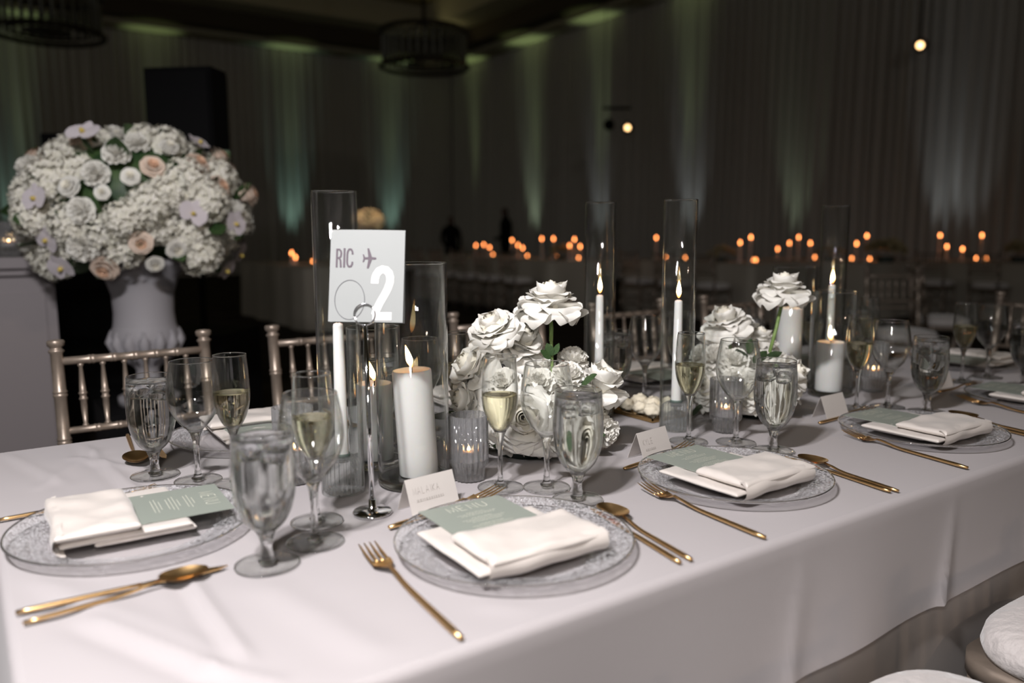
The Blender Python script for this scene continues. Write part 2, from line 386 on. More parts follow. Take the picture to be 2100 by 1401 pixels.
CH(dep(95, 28, 11), 0.3, 'dark bronze drum chandelier above the speaker and the urn of flowers')

# ------------------------------------------------------------------ stage lamps far away
def par(parent, loc, tgt, lit):
    b = MB().lathe([(0.05, -0.24), (0.11, -0.20), (0.125, 0.0), (0.135, 0.02), (0.135, 0.06), (0.115, 0.06), (0.11, 0.0)], 20).build('lamp_can', 'black', parent)
    b.location = loc; b.rotation_euler = (Vector(tgt)-Vector(loc)).to_track_quat('Z', 'Y').to_euler(); b.scale = (0.85,)*3
    f = MB().lathe([(0.0, 0.035), (0.062, 0.03)], 20, cap=False).build('lens', 'lamp_glow' if lit else 'grille', b)
    MB().tube([(0, 0.13, 0.0), (0, 0.19, 0.0), (0, 0.19, 0.0)], 0.012, 6).build('yoke', 'black', b)
    return b
c = dep(1265, 222, 17)
t = thing('lamp_bar', 'black hanging bar with two round stage lamps, one lit', 'stage light', c)
MB().tube([CR*-0.3, CR*0.3], 0.03, 8).build('bar', 'black', t)
for s in (-0.26, 0.26): MB().tube([CR*s, CR*s+Vector((0, 0, HC+1.0-c.z))], 0.006, 5).build('hanging_wire', 'black', t)
par(t, dep(1249, 256, 17)-c, CAM-c, False); par(t, dep(1287, 262, 17)-c, CAM-c, True)
c = dep(1887, 93, 13)
t = thing('spot_lamp', 'single lit stage lamp hanging before the side drapes', 'stage light', c)
par(t, Vector((0, 0, 0)), CAM-c, True)
MB().tube([(0, 0, 0.1), (0.05, 0, 7.5-c.z)], 0.02, 6).build('hanging_pole', 'black', t)

# ------------------------------------------------------------------ loudspeaker, urn, plinths
c = dep(405, 475, 4.7); c.z = 0
rz = math.atan2(-CR.y, CR.x)*-1
t = thing('loudspeaker', 'tall black loudspeaker on a pole behind the urn of flowers', 'speaker', c, rz-0.12)
k = MB(); 
prof = [(-0.195, -0.13), (-0.195, 0.05), (-0.12, 0.22), (0.12, 0.22), (0.195, 0.05), (0.195, -0.13)]
n = len(prof)
k.add([(x, y, 1.25) for x, y in prof]+[(x, y, 2.10) for x, y in prof], [tuple(range(n-1, -1, -1)), tuple(range(n, 2*n))]+[(i, (i+1) % n, n+(i+1) % n, n+i) for i in range(n)])
k.build('cabinet', 'black', t, False)
MB().box((-0.18, -0.145, 1.28), (0.18, -0.128, 2.075)).build('grille', 'grille', t, False)
MB().tube([(0, 0.02, 0.6), (0, 0.02, 1.27)], 0.02, 10).build('pole', 'black', t)
MB().box((-0.235, -0.22, 0), (0.235, 0.26, 0.62)).build('subwoofer', 'black', t, False)
MB().tube([(-0.2, 0.1, 1.55), (-0.3, 0.12, 1.62), (-0.36, 0.12, 1.45), (-0.37, 0.1, 1.0), (-0.37, 0.1, 0.03)], 0.009, 6).build('cable', 'black', t)
c = dep(205, 475, 4.9); c.z = 0
t = thing('amplifier_rack', 'low black equipment rack standing behind the urn of flowers', 'equipment rack', c, rz)
MB().box((-0.2, -0.2, 0), (0.2, 0.2, 1.76)).build('case', 'black', t, False)
for k in range(5): MB().box((-0.18, -0.215, 0.3+k*0.28), (0.18, -0.2, 0.52+k*0.28)).build('front_panel', 'grille', t, False)

# white plinth at the far left with a votive on it
pc = dep(128, 528, 3.3)
t = thing('white_plinth', 'white panelled plinth with a moulded top beside the urn', 'plinth', (pc.x-0.40, pc.y+0.58, 0), -0.05)
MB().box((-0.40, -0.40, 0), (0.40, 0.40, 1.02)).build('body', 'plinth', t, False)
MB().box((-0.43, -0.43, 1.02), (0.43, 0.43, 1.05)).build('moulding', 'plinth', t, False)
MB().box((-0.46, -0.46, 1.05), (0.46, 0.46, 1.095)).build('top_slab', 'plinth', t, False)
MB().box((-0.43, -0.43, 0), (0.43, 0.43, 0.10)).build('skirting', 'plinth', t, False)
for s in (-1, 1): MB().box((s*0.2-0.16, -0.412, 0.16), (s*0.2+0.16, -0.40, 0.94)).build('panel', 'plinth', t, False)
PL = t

def ribbed_tumbler(h=0.108, r=0.034, lit=True):
    t = thing('votive_tumbler', 'x', 'candle holder')
    r *= 0.92; pr = [(r*0.55, 0.0), (r*0.80, 0.001), (r*0.82, 0.02), (r*0.97, 0.026), (r, 0.03), (r, h), (r*0.93, h), (r*0.92, 0.034), (r*0.5, 0.030)]
    MB().lathe(pr, 160, rib=(0.11, 20, r*0.7)).build('glass_body', 'ribbed', t)
    MB().lathe([(0.0, 0.0305), (r*0.62, 0.0305), (r*0.62, 0.045), (0.0, 0.0455)], 24).build('tealight', 'wax', t)
    if lit: flame(t, (0, 0, 0.0455), 0.011, 0.0035)
    return t
FL = None
def flame_mesh(name='flame', m='flame'):
    pr = [(0.0, 0.0), (0.5, 0.10), (0.9, 0.25), (1.0, 0.36), (0.82, 0.55), (0.48, 0.78), (0.16, 0.95), (0.0, 1.0)]
    return MB().lathe([(r, z) for r, z in pr], 12, cap=False).mesh(name, m)
FLM = flame_mesh()
FARFLM = flame_mesh('far_flame', 'far_flame')
def flame(parent, loc, h, r, lean=(0, 0), far=False):
    o = link('flame', FARFLM if far else FLM, parent); o.location = loc; o.scale = (r, r, h); o.rotation_euler = (lean[0], lean[1], 0)
    return o
TUM = Proto(ribbed_tumbler)
v = TUM((0, 0, 0), 0, 'lit ribbed votive glass standing on the white plinth')
v.location = dep(20, 522, 3.35); v.location.z = 1.095; v.scale = (1.35,)*3

# ------------------------------------------------------------------ flowers
def petal_mesh(name, w, h, cup, curl, m, n=9, wav=0.0):
    """base at origin, grows up +z, faces outward -y; cup bends the sides inward, curl rolls the lip outward"""
    def fn(u, v):
        x = (u-0.5)*2
        wv = w*(0.16+0.84*math.sin(min(1.0, v/0.72)*PI/2)**0.8)
        if v > 0.72: wv *= max(0.30, (1-((v-0.72)/0.30)**2.2))
        z = h*(v+0.05*v*math.exp(-(x*3)**2)-0.05*v*v*x*x)
        lip = max(0.0, v-0.55)/0.45; lx = lip*(0.35+0.65*x*x)
        y = -0.20*h*math.sin(v*PI*0.55) + cup*w*x*x*(1-0.5*lip) - curl*h*0.42*lip*lip*(0.6+0.5*abs(x)) + wav*h*math.sin(x*4.1+1.0)*v
        return (x*wv*0.5*(1-0.12*cup*x*x), y, z-curl*h*0.36*lip**2.4-0.12*curl*lx*h)
    return MB().grid(fn, n, n).mesh(name, m)
PET = {'in': petal_mesh('petal', 0.95, 1.0, 0.42, 0.10, 'petal'), 'mid': petal_mesh('petal', 1.25, 1.0, 0.28, 0.55, 'petal', wav=0.02),
       'out': petal_mesh('petal', 1.50, 1.02, 0.16, 0.85, 'petal', wav=0.03), 'flat': petal_mesh('petal', 1.62, 1.05, 0.08, 0.70, 'petal', wav=0.045)}
def bud_mesh(name, m):
    def fn(u, v):
        turns = 3.2; a = u*turns*2*PI; r = (0.05+0.30*u)*(0.62+0.75*math.sin(PI*(0.15+0.62*v)))*1.0
        z = v*(0.98-0.10*u) + 0.03*math.sin(a*1.5)*v
        rr = r*(1-0.42*max(0, v-0.55)/0.45*(1-0.25*u))
        return (rr*math.cos(a), rr*math.sin(a), z)
    return MB().grid(fn, 64, 7).mesh(name, m)
BUD = bud_mesh('rose', 'petal_core')
def rose(parent, loc, axis, s, seed, rings=None, label=None):
    rnd = random.Random(seed)
    o = link('rose', BUD, parent); o.location = loc
    q = Vector(axis).normalized().to_track_quat('Z', 'Y').to_matrix().to_4x4() @ Matrix.Rotation(rnd.random()*6, 4, 'Z')
    o.matrix_local = Matrix.Translation(loc) @ q @ Matrix.Diagonal((s, s, s, 1))
    rings = rings or [('in', 4, 6, 0.95, 0.17), ('mid', 4, 18, 1.0, 0.17), ('mid', 5, 34, 1.02, 0.14), ('out', 5, 52, 1.06, 0.10), ('flat', 5, 72, 1.08, 0.06)]
    a0 = rnd.random()*6
    for kind, n, tilt, ps, rad in rings:
        a0 += 0.5
        for i in range(n):
            a = a0 + 2*PI*i/n + rnd.uniform(-0.15, 0.15)
            p = link('petal', PET[kind], o)
            p.matrix_local = (Matrix.Rotation(a, 4, 'Z') @ Matrix.Translation((0, -rad, 0.02*tilt/40))
                              @ Matrix.Rotation(math.radians(tilt+rnd.uniform(-7, 7)), 4, 'X')
                              @ Matrix.Diagonal((ps*rnd.uniform(0.92, 1.08),)*2+(ps*rnd.uniform(0.92, 1.06), 1)))
    return o
def ruffle_mesh(name, m, seed, n=0):
    """a carnation: rings of broad petals with frilled, toothed lips"""
    rnd = random.Random(seed); b = MB()
    for tilt, cnt, L, w in ((8, 4, 0.95, 0.7), (24, 6, 1.0, 0.8), (42, 7, 1.02, 0.85), (60, 8, 1.04, 0.9), (78, 8, 1.04, 0.95), (98, 8, 1.0, 0.95)):
        off = rnd.random()*6
        for i in range(cnt):
            a = off+2*PI*i/cnt+rnd.uniform(-.15, .15); th = math.radians(tilt+rnd.uniform(-8, 8)); ph = rnd.random()*6; ll = L*rnd.uniform(0.92, 1.06)
            def fn(u, v, a=a, th=th, ph=ph, ll=ll, w=w):
                x = (u-0.5)*w*(0.25+0.75*v); r = ll*v*(1-0.18*(2*u-1)**2*v)+0.03*math.sin(u*34+ph)*v
                lift = 0.09*v*v*math.sin(u*13+ph)+0.10*v*v
                rr, zz = r*math.sin(th)-lift*math.cos(th), r*math.cos(th)+lift*math.sin(th)
                return (rr*math.cos(a)-x*math.sin(a), rr*math.sin(a)+x*math.cos(a), zz-0.15)
            b.grid(fn, 10, 3)
    return b.mesh(name, m)
CARN = [ruffle_mesh('carnation', 'petal', s) for s in (1, 2)]
def carnation(parent, loc, axis, s, k=0, name='carnation'):
    o = link(name, CARN[k % 2], parent)
    o.matrix_local = Matrix.Translation(loc) @ Vector(axis).normalized().to_track_quat('Z', 'Y').to_matrix().to_4x4() @ Matrix.Diagonal((s, s, s, 1)); return o
def leaf_mesh(name='leaf', m='leaf'):
    def fn(u, v):
        x = (u-0.5)*2; wv = 0.32*math.sin(PI*min(1, v*0.96+0.03))**0.8
        return (x*wv, 0.10*v*v+0.12*abs(x)*wv, v)
    return MB().grid(fn, 4, 7).mesh(name, m)
LEAF = leaf_mesh()
def leaf(parent, loc, axis, s, roll=0):
    o = link('leaf', LEAF, parent)
    o.matrix_local = Matrix.Translation(loc) @ Vector(axis).normalized().to_track_quat('Z', 'Y').to_matrix().to_4x4() @ Matrix.Rotation(roll, 4, 'Z') @ Matrix.Diagonal((s, s, s, 1)); return o
def hyd_mesh(seed, nf=85):
    rnd = random.Random(seed); b = MB()
    for k in range(nf):
        zz = 1-1.6*(k+0.5)/nf; rr = math.sqrt(max(0, 1-zz*zz)); a = k*2.39996+rnd.uniform(-.1, .1)
        d = Vector((rr*math.cos(a), rr*math.sin(a), zz)); d = (d+Vector((rnd.uniform(-.15, .15), rnd.uniform(-.15, .15), rnd.uniform(-.15, .15)))).normalized()
        tx = d.orthogonal().normalized(); ty = d.cross(tx); th = rnd.random()*PI; R = rnd.uniform(0.88, 1.08)
        for j in range(4):
            an = th+PI/2*j; e = tx*math.cos(an)+ty*math.sin(an); g = d.cross(e)
            L = 0.24; c = d*R
            b.add([c, c+e*L*0.5+g*L*0.42+d*0.02, c+e*L+d*0.07, c+e*L*0.5-g*L*0.42+d*0.02], [(0, 1, 2), (0, 2, 3)])
    b.lathe([(0.0, -0.75), (0.5, -0.5), (0.8, 0.0), (0.6, 0.5), (0.0, 0.82)], 10, cap=False)
    return b.mesh('hydrangea', 'hyd', False)
HYD = [hyd_mesh(s) for s in (11, 12, 13)]
def small_rose_mesh(core):
    b = MB()
    def ring(n, r0, r1, z0, z1, off):
        for i in range(n):
            a = 2*PI*i/n+off
            def fn(u, v, a=a):
                an = a+(u-0.5)*2.6*PI/n*1.1; r = r0+(r1-r0)*v**1.5; z = z0+(z1-z0)*math.sin(v*PI*0.6)
                r *= 1-0.10*abs(u-0.5)*2*v
                return (r*math.cos(an), r*math.sin(an), z)
            b.grid(fn, 4, 4)
    if core: ring(3, 0.10, 0.22, -0.2, 0.75, 0.3); ring(5, 0.2, 0.42, -0.3, 0.72, 0.9)
    else: ring(6, 0.3, 0.66, -0.45, 0.62, 0.2); ring(6, 0.35, 0.92, -0.6, 0.42, 0.7); ring(6, 0.4, 1.0, -0.6, 0.12, 1.2)
    return b
SR_OUT = small_rose_mesh(False).mesh('garden_rose', 'blush'); SR_IN = small_rose_mesh(True).mesh('rose_heart', 'blush_core')
SRW_OUT = small_rose_mesh(False).mesh('garden_rose', 'petal'); SRW_IN = small_rose_mesh(True).mesh('rose_heart', 'petal_core')
def orchid_mesh():
    b = MB()
    for a, wd, L in ((PI/2, 0.36, 0.95), (PI/2+2.15, 0.34, 0.9), (PI/2-2.15, 0.34, 0.9), (0.15, 0.62, 1.0), (PI-0.15, 0.62, 1.0)):
        def fn(u, v, a=a, wd=wd, L=L):
            x = (u-0.5)*2*wd*math.sin(PI*(0.08+0.86*v))**0.7; y = L*v
            return (y*math.cos(a)-x*math.sin(a), y*math.sin(a)+x*math.cos(a), 0.08*v-0.1*x*x+ (0.03 if wd < 0.5 else 0.06))
        b.grid(fn, 4, 5)
    return b.mesh('orchid', 'orchid')
ORC = orchid_mesh(); ORL = MB().lathe([(0.02, 0.05), (0.16, 0.12), (0.10, 0.30), (0.0, 0.36)], 8, cap=False).mesh('orchid_lip', 'orchid_lip')
def put(me, name, parent, loc, axis, s, roll=0.0, child=None):
    o = link(name, me, parent)
    o.matrix_local = Matrix.Translation(loc) @ Vector(axis).normalized().to_track_quat('Z', 'Y').to_matrix().to_4x4() @ Matrix.Rotation(roll, 4, 'Z') @ Matrix.Diagonal((s, s, s, 1))
    if child: link(child[0], child[1], o)
    return o

def flower_urn(loc, label, sc=1.0, stand=0.40):
    t = thing('flower_urn', label, 'flower urn', loc)
    zb = stand
    if stand > 0:
        MB().box((-0.2*sc, -0.2*sc, 0), (0.2*sc, 0.2*sc, stand)).build('pedestal', 'black', t, False)
    pr = [(0.0, 0.0), (0.15, 0.0), (0.15, 0.035), (0.11, 0.05), (0.06, 0.11), (0.055, 0.15), (0.075, 0.17), (0.13, 0.21), (0.165, 0.27), (0.17, 0.31), (0.155, 0.335), (0.15, 0.35),
          (0.145, 0.40), (0.15, 0.48), (0.18, 0.56), (0.225, 0.60), (0.235, 0.61), (0.235, 0.63), (0.20, 0.63), (0.15, 0.5), (0.0, 0.48)]
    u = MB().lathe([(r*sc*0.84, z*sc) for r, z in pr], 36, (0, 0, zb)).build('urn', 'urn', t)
    # gadroons round the belly
    for i in range(14):
        a = 2*PI*i/14
        MB().tube([(q_*0.84*sc*math.cos(a), q_*0.84*sc*math.sin(a), zb+z_*sc) for q_, z_ in ((0.075, 0.175), (0.14, 0.225), (0.168, 0.28), (0.160, 0.325))], [0.006*sc, 0.020*sc, 0.024*sc, 0.008*sc], 6).build('gadroon', 'urn', u)
    cz = zb+0.63*sc+0.17*sc
    MB().lathe([(0.0, -0.22*sc), (0.25*sc, -0.1*sc), (0.36*sc, 0.06*sc), (0.30*sc, 0.24*sc), (0.0, 0.36*sc)], 20, (0, 0, cz), cap=False).build('foliage_core', 'leaf', t)
    rnd = random.Random(5); N = 132; A = Vector((0.485, 0.485, 0.395))*sc
    for k in range(N):
        zz = 1-1.62*(k+0.5)/N; rr = math.sqrt(max(0, 1-zz*zz)); a = k*2.39996
        d = Vector((rr*math.cos(a), rr*math.sin(a), zz))
        rad = rnd.uniform(0.86, 1.0)
        if zz < -0.1: rad *= 0.92
        p = Vector((d.x*A.x, d.y*A.y, d.z*A.z + 0.0))*rad + Vector((0, 0, cz))
        q = rnd.random()
        if q < 0.44: put(HYD[k % 3], 'hydrangea', t, p-d*0.055*sc, d, rnd.uniform(0.070, 0.092)*sc, rnd.random()*6)
        elif q < 0.60: put(SR_OUT, 'garden_rose', t, p, d, rnd.uniform(0.046, 0.058)*sc, rnd.random()*6, ('rose_heart', SR_IN))
        elif q < 0.76: put(SRW_OUT, 'garden_rose', t, p, d, rnd.uniform(0.030, 0.046)*sc, rnd.random()*6, ('rose_heart', SRW_IN))
        elif q < 0.86: put(ORC, 'orchid', t, p+d*0.03*sc, d, rnd.uniform(0.055, 0.068)*sc, rnd.uniform(-.5, .5), ('orchid_lip', ORL))
        else: put(CARN[k % 2], 'ruffled_bloom', t, p-d*0.02*sc, d, rnd.uniform(0.045, 0.06)*sc, 0)
        if k % 2 == 0:
            e = (d+Vector((rnd.uniform(-.8, .8), rnd.uniform(-.8, .8), rnd.uniform(-.5, .8)))).normalized()
            leaf(t, p-d*0.07*sc, e, rnd.uniform(0.09, 0.14)*sc, rnd.random()*6)
    return t
uc = dep(285, 475, 3.28)
flower_urn((uc.x, uc.y, 0), 'big white urn overflowing with white hydrangeas, blush roses and orchids', 0.95, 0.49)
fc = dep(755, 435, 12.5)
flower_urn((fc.x, fc.y, 0), 'small far urn of blooms lit amber near the back drapes', 0.52, 0.93)
spot('amber_pin_spot', (fc.x-1.2, fc.y-3.2, 4.6), (fc.x, fc.y, 1.4), 520, 16, 0.5, (1.0, 0.62, 0.28), 0.05)

# ================================================================== THE TABLE
X0, X1, Y0, Y1 = 0.012, 2.92, 0.685, 1.885
creases = [((184, 924), (275, 1005), 0.0030, 0.010), ((275, 1005), (330, 1075), 0.002, 0.012), ((400, 1205), (490, 1330), 0.0035, 0.009), ((205, 1278), (430, 1370), 0.0035, 0.011),
           ((430, 1370), (560, 1400), 0.002, 0.012), ((60, 1185), (420, 1330), 0.002, 0.020), ((100, 990), (190, 930), 0.002, 0.015), ((20, 935), (120, 985), 0.0015, 0.012), ((560, 1210), (760, 1330), 0.0018, 0.025),
           ((280, 960), (160, 940), 0.002, 0.012), ((1000, 1235), (1100, 1255), 0.001, 0.02)]
cre = [(at(*a).xy, at(*b).xy, h*1.9, wd) for a, b, h, wd in creases]
def cloth_h(x, y):
    z = 0.0008*noise.noise(Vector((x*6, y*6, 1.3))) + 0.0005*noise.noise(Vector((x*17, y*17, 4)))
    k_ = 1.0
    for c_, r_ in (((0.185, 1.25), 0.150), ((0.6085, 0.882), 0.150)):
        k_ *= min(1.0, max(0.0, (math.hypot(x-c_[0], y-c_[1])-r_)/0.03))
    if x < 0.9 and k_ > 0:
        p = Vector((x, y))
        for a, b, h, wd in cre:
            ab = b-a; tt = (p-a).dot(ab)/ab.length_squared
            if -0.25 < tt < 1.25:
                fall = min(1, max(0, (tt+0.25)/0.25))*min(1, max(0, (1.25-tt)/0.25))
                dd = (p-(a+ab*tt)); s_ = dd.x*ab.y-dd.y*ab.x; s_ /= ab.length
                z += k_*h*fall*(math.exp(-(s_/wd)**2) - 0.45*math.exp(-((s_-wd*1.6)/(wd*1.3))**2))
    return z
RD = 0.012
HEM = TZ-0.208
def hang(s, side):
    """outward offset of the hanging cloth at distance s along the side: broad pleats growing toward the hem"""
    return 0.009*math.sin(s*5.0+side*1.3) + 0.005*math.sin(s*12+side*2.1+0.6*math.sin(s*4)) 
def hem_z(s): return HEM+0.004*math.sin(s*3.1)
tc = thing('tablecloth', 'long white tablecloth covering the dining table to the floor', 'tablecloth', (0, 0, 0))
nx, ny = 400, 165
def topfn(u, v):
    x = X0+RD+(X1-X0-2*RD)*u; y = Y0+RD+(Y1-Y0-2*RD)*v
    return (x, y, TZ-0.0012+cloth_h(x, y)*min(1, min(u*nx, (1-u)*nx, v*ny, (1-v)*ny)/5))
MB().grid(topfn, nx, ny).build('top_cloth', 'cloth', tc)
# the hanging overlay: rounded edge, then a fall with soft pleats; corners are folded into a cone
per = []                                            # (x, y, nx, ny, s)
def add_side(ax, ay, bx_, by_, nx_, ny_, n):
    for i in range(n+1):
        q = i/n; per.append((ax+(bx_-ax)*q, ay+(by_-ay)*q, nx_, ny_))
def add_corner(cx, cy_, a0, a1, n=8):
    for i in range(1, n):
        a = a0+(a1-a0)*i/n; per.append((cx, cy_, math.cos(a), math.sin(a)))
xa, xb, ya, yb = X0+RD, X1-RD, Y0+RD, Y1-RD
add_side(xa, ya, xb, ya, 0, -1, 300); add_corner(xb, ya, -PI/2, 0)
add_side(xb, ya, xb, yb, 1, 0, 60); add_corner(xb, yb, 0, PI/2)
add_side(xb, yb, xa, yb, 0, 1, 120); add_corner(xa, yb, PI/2, PI)
add_side(xa, yb, xa, ya, -1, 0, 80); add_corner(xa, ya, PI, 1.5*PI)
sl = [0.0]
for i in range(1, len(per)): sl.append(sl[-1]+math.hypot(per[i][0]-per[i-1][0], per[i][1]-per[i-1][1])+0.004)
# sharp vertical creases seen on the near side (x position, height)
vcre = [(1.41, 0.010, 0.020), (0.98, 0.007, 0.03), (1.93, 0.010, 0.03), (2.4, 0.01, 0.04)]
def fall(i, zfrac, z, bulge, n_):
    x, y, nx_, ny_ = per[i]; s = sl[i]
    off = RD + bulge*zfrac*(0.030+hang(s, 1))
    if ny_ == -1:
        for cx, h, wd in vcre:
            d = x+0.05*zfrac-cx
            off += h*zfrac*math.exp(-(d/wd)**2)*(1 if d > -0.002 else 0.4)
    return (x+nx_*off, y+ny_*off, z)
b = MB(); NP = len(per); rows = 0
vv = []
for k in range(4):
    a = k/3*PI/2
    for i in range(NP):
        x, y, nx_, ny_ = per[i]; vv.append((x+nx_*RD*math.sin(a), y+ny_*RD*math.sin(a), TZ-0.0012-RD*(1-math.cos(a))))
for k in range(1, 11):
    fz = k/10
    for i in range(NP): vv.append(fall(i, fz**1.2, (TZ-RD)+(hem_z(sl[i])-(TZ-RD))*fz, 0.5, 0))
ff = [(r*NP+i, r*NP+(i+1) % NP, (r+1)*NP+(i+1) % NP, (r+1)*NP+i) for r in range(13) for i in range(NP)]
ff = [(a, d, c_, b_) for a, b_, c_, d in ff]
b.add(vv, ff).build('overlay_fall', 'cloth', tc)
vv = []
for k in range(9):
    fz = k/8
    for i in range(NP):
        z = (TZ-0.05)+(0.004-(TZ-0.05))*fz; x, y, nx_, ny_ = per[i]; s = sl[i]
        off = RD-0.006+0.5*min(1, fz*2.5)**1.2*(0.020+0.6*hang(s, 1)) - 0.003
        vv.append((x+nx_*off, y+ny_*off, z))
ff = [(r*NP+i, (r+1)*NP+i, (r+1)*NP+(i+1) % NP, r*NP+(i+1) % NP) for r in range(8) for i in range(NP)]
MB().add(vv, ff).build('underskirt', 'skirt', tc)

# ------------------------------------------------------------------ glassware
def lat(prof, m, name, parent, n=48): return MB().lathe(prof, n, cap=False).build(name, m, parent)
def shell(outer, th):
    inner = [(max(0.0005, r-th), z+(th if i == 0 else 0)) for i, (r, z) in enumerate(outer)]
    return outer + [(outer[-1][0]-th*0.5, outer[-1][1]+th*0.4)] + inner[::-1]
def smooth_prof(pts, n=5):
    """Catmull-Rom through profile points"""
    out = []
    for i in range(len(pts)-1):
        p0 = pts[max(i-1, 0)]; p1 = pts[i]; p2 = pts[i+1]; p3 = pts[min(i+2, len(pts)-1)]
        for k in range(n):
            t_ = k/n
            out.append(tuple(0.5*((2*p1[j])+(-p0[j]+p2[j])*t_+(2*p0[j]-5*p1[j]+4*p2[j]-p3[j])*t_*t_+(-p0[j]+3*p1[j]-3*p2[j]+p3[j])*t_**3) for j in (0, 1)))
    out.append(pts[-1]); return [(max(r, 0.0), z) for r, z in out]
def foot(t, r, stem):
    pr = [(r*0.28, 0.0062), (r*0.20, 0.0085)] + stem
    lat([(0.0003, 0.0010), (r*0.22, 0.0010)] + smooth_prof(pr, 4)+[(0.0003, stem[-1][1]+0.0004)], 'solid', 'stem', t)
    ft = [(r*0.97, 0.0002), (r, 0.0012), (r*0.96, 0.0022), (r*0.75, 0.0032), (r*0.55, 0.0042), (r*0.28, 0.0062)]
    lat([(0.0003, 0.0002), (r*0.5, 0.0002)] + ft, 'footglass', 'foot', t)
    MB().tube([(0.985*r*math.cos(a), 0.985*r*math.sin(a), 0.0012) for a in [2*PI*i/48 for i in range(48)]], 0.0009, 5, True).build('foot_edge', 'solid', t)
def lip(t, r, z):
    MB().tube([(r*math.cos(a), r*math.sin(a), z) for a in [2*PI*i/48 for i in range(48)]], 0.0008, 6, True).build('lip', 'solid', t)
def inside(outer, level, off=0.0011):
    """liquid profile inside a bowl up to level"""
    pts = [(max(0.0004, r-off), z+off*0.6) for r, z in outer]
    res = [(0.0002, pts[0][1])]
    for i, (r, z) in enumerate(pts):
        if z < level: res.append((r, z))
        else:
            r_, z_ = pts[i-1]; q = (level-z_)/(z-z_); res.append((r_+(r-r_)*q, level)); break
    rr = res[-1][0]; res += [(rr*0.97, level-0.0008), (rr*0.5, level-0.0009), (0.0002, level-0.0009)]
    return res
FLUTE_B = smooth_prof([(0.0015, 0.0985), (0.012, 0.102), (0.0215, 0.117), (0.0285, 0.138), (0.031, 0.158), (0.0305, 0.180), (0.0290, 0.205), (0.0275, 0.228)])
WINE_B = smooth_prof([(0.0015, 0.091), (0.016, 0.096), (0.031, 0.113), (0.0415, 0.135), (0.045, 0.155), (0.0435, 0.178), (0.040, 0.199), (0.037, 0.215)])
WATER_B = smooth_prof([(0.0015, 0.044), (0.014, 0.048), (0.028, 0.063), (0.0375, 0.087), (0.041, 0.115), (0.0405, 0.145), (0.039, 0.167), (0.038, 0.183)])
def flute(level=0.163):
    t = thing('champagne_flute', 'x', 'champagne flute')
    lat(shell(FLUTE_B, 0.0011), 'thin', 'bowl', t); lip(t, 0.0270, 0.228)
    foot(t, 0.0395, [(0.0055, 0.013), (0.0040, 0.030), (0.0042, 0.065), (0.0058, 0.085), (0.0098, 0.0975), (0.0118, 0.1015)])
    if level: lat(inside(FLUTE_B, level), 'fizz', 'champagne', t)
    return t
def wine():
    t = thing('wine_glass', 'x', 'wine glass')
    lat(shell(WINE_B, 0.0012), 'thin', 'bowl', t); lip(t, 0.0364, 0.215)
    foot(t, 0.0405, [(0.0062, 0.014), (0.0046, 0.030), (0.0050, 0.060), (0.0075, 0.080), (0.0120, 0.0905), (0.0155, 0.0955)])
    return t
def goblet():
    t = thing('water_goblet', 'x', 'water glass')
    lat(shell(WATER_B, 0.0014), 'thin', 'bowl', t); lip(t, 0.0373, 0.183)
    foot(t, 0.042, [(0.0085, 0.014), (0.0072, 0.024), (0.0085, 0.034), (0.0115, 0.043), (0.0140, 0.0475)])
    wt = lat(inside(WATER_B, 0.1735), 'water', 'water', t)
    rnd = random.Random(3)
    for k in range(4):
        c_ = MB(); a_ = k*1.6+0.4; e = rnd.uniform(0.0095, 0.0125)
        def fn(u, v, e=e):
            aa = u*2*PI; p = PI*v; d = Vector((math.sin(p)*math.cos(aa), math.sin(p)*math.sin(aa), -math.cos(p)))
            return Vector((math.copysign(abs(q)**0.45, q)*e for q in d))
        o = c_.grid(fn, 16, 10).build('ice_cube', 'ice', wt)
        o.location = (0.017*math.cos(a_), 0.017*math.sin(a_), 0.160-0.008*(k % 2)); o.rotation_euler = (rnd.random()*3, rnd.random()*3, rnd.random()*3)
    return t
FLU, WIN, GOB = Proto(flute), Proto(wine), Proto(goblet)

SET = {  # place settings: phrase, plate centre, rotation
 0: ('at the head place', (0.185, 1.250), -PI/2), 1: ('at the place beside the number stand', (0.6085, 0.882), 0),
 2: ('at the place before the gold tray', (1.092, 0.9065), 0), 3: ('at the place before the short pillar candle', (1.679, 0.895), 0),
 4: ('at the last near-side place', (2.24, 0.90), 0), 5: ('at the far-side place before the urn', (0.49, 1.690), PI),
 6: ('at the far-side place behind the big vase', (1.03, 1.69), PI), 7: ('at the far-side place behind the gold tray', (1.63, 1.695), PI),
 8: ('at the last far-side place', (2.2, 1.69), PI), 9: ('at the opposite end of the table', (2.66, 1.285), PI/2)}
GL = {1: ((.739, 1.112), (.804, 1.067), (.807, .987)), 2: ((1.227, 1.139), (1.301, 1.077), (1.311, .992)), 3: ((1.798, 1.122), (1.875, 1.087), (1.901, 1.002)),
      4: ((2.366, 1.153), (2.50, 1.145), (2.456, 1.025)), 5: ((.373, 1.396), (.323, 1.451), (.267, 1.529)), 0: ((.420, 1.135), (.388, 1.058), (.308, 1.021)),
      6: ((.845, 1.425), (.782, 1.478), (.702, 1.503)), 7: ((1.53, 1.46), (1.455, 1.508), (1.377, 1.533)), 8: ((2.09, 1.46), (2.01, 1.495), (1.945, 1.57)), 9: ((2.318, 1.42), (2.40, 1.50), (2.46, 1.56))}
for k, (a, b_, c_) in GL.items():
    ph = SET[k][0]
    FLU((*a, TZ), k*0.7, 'flute part filled with sparkling wine '+ph, 'champagne flutes')
    WIN((*b_, TZ), k*0.9, 'empty clear wine glass '+ph, 'wine glasses')
    GOB((*c_, TZ), k*1.3, 'full water goblet on a short stem '+ph, 'water goblets')

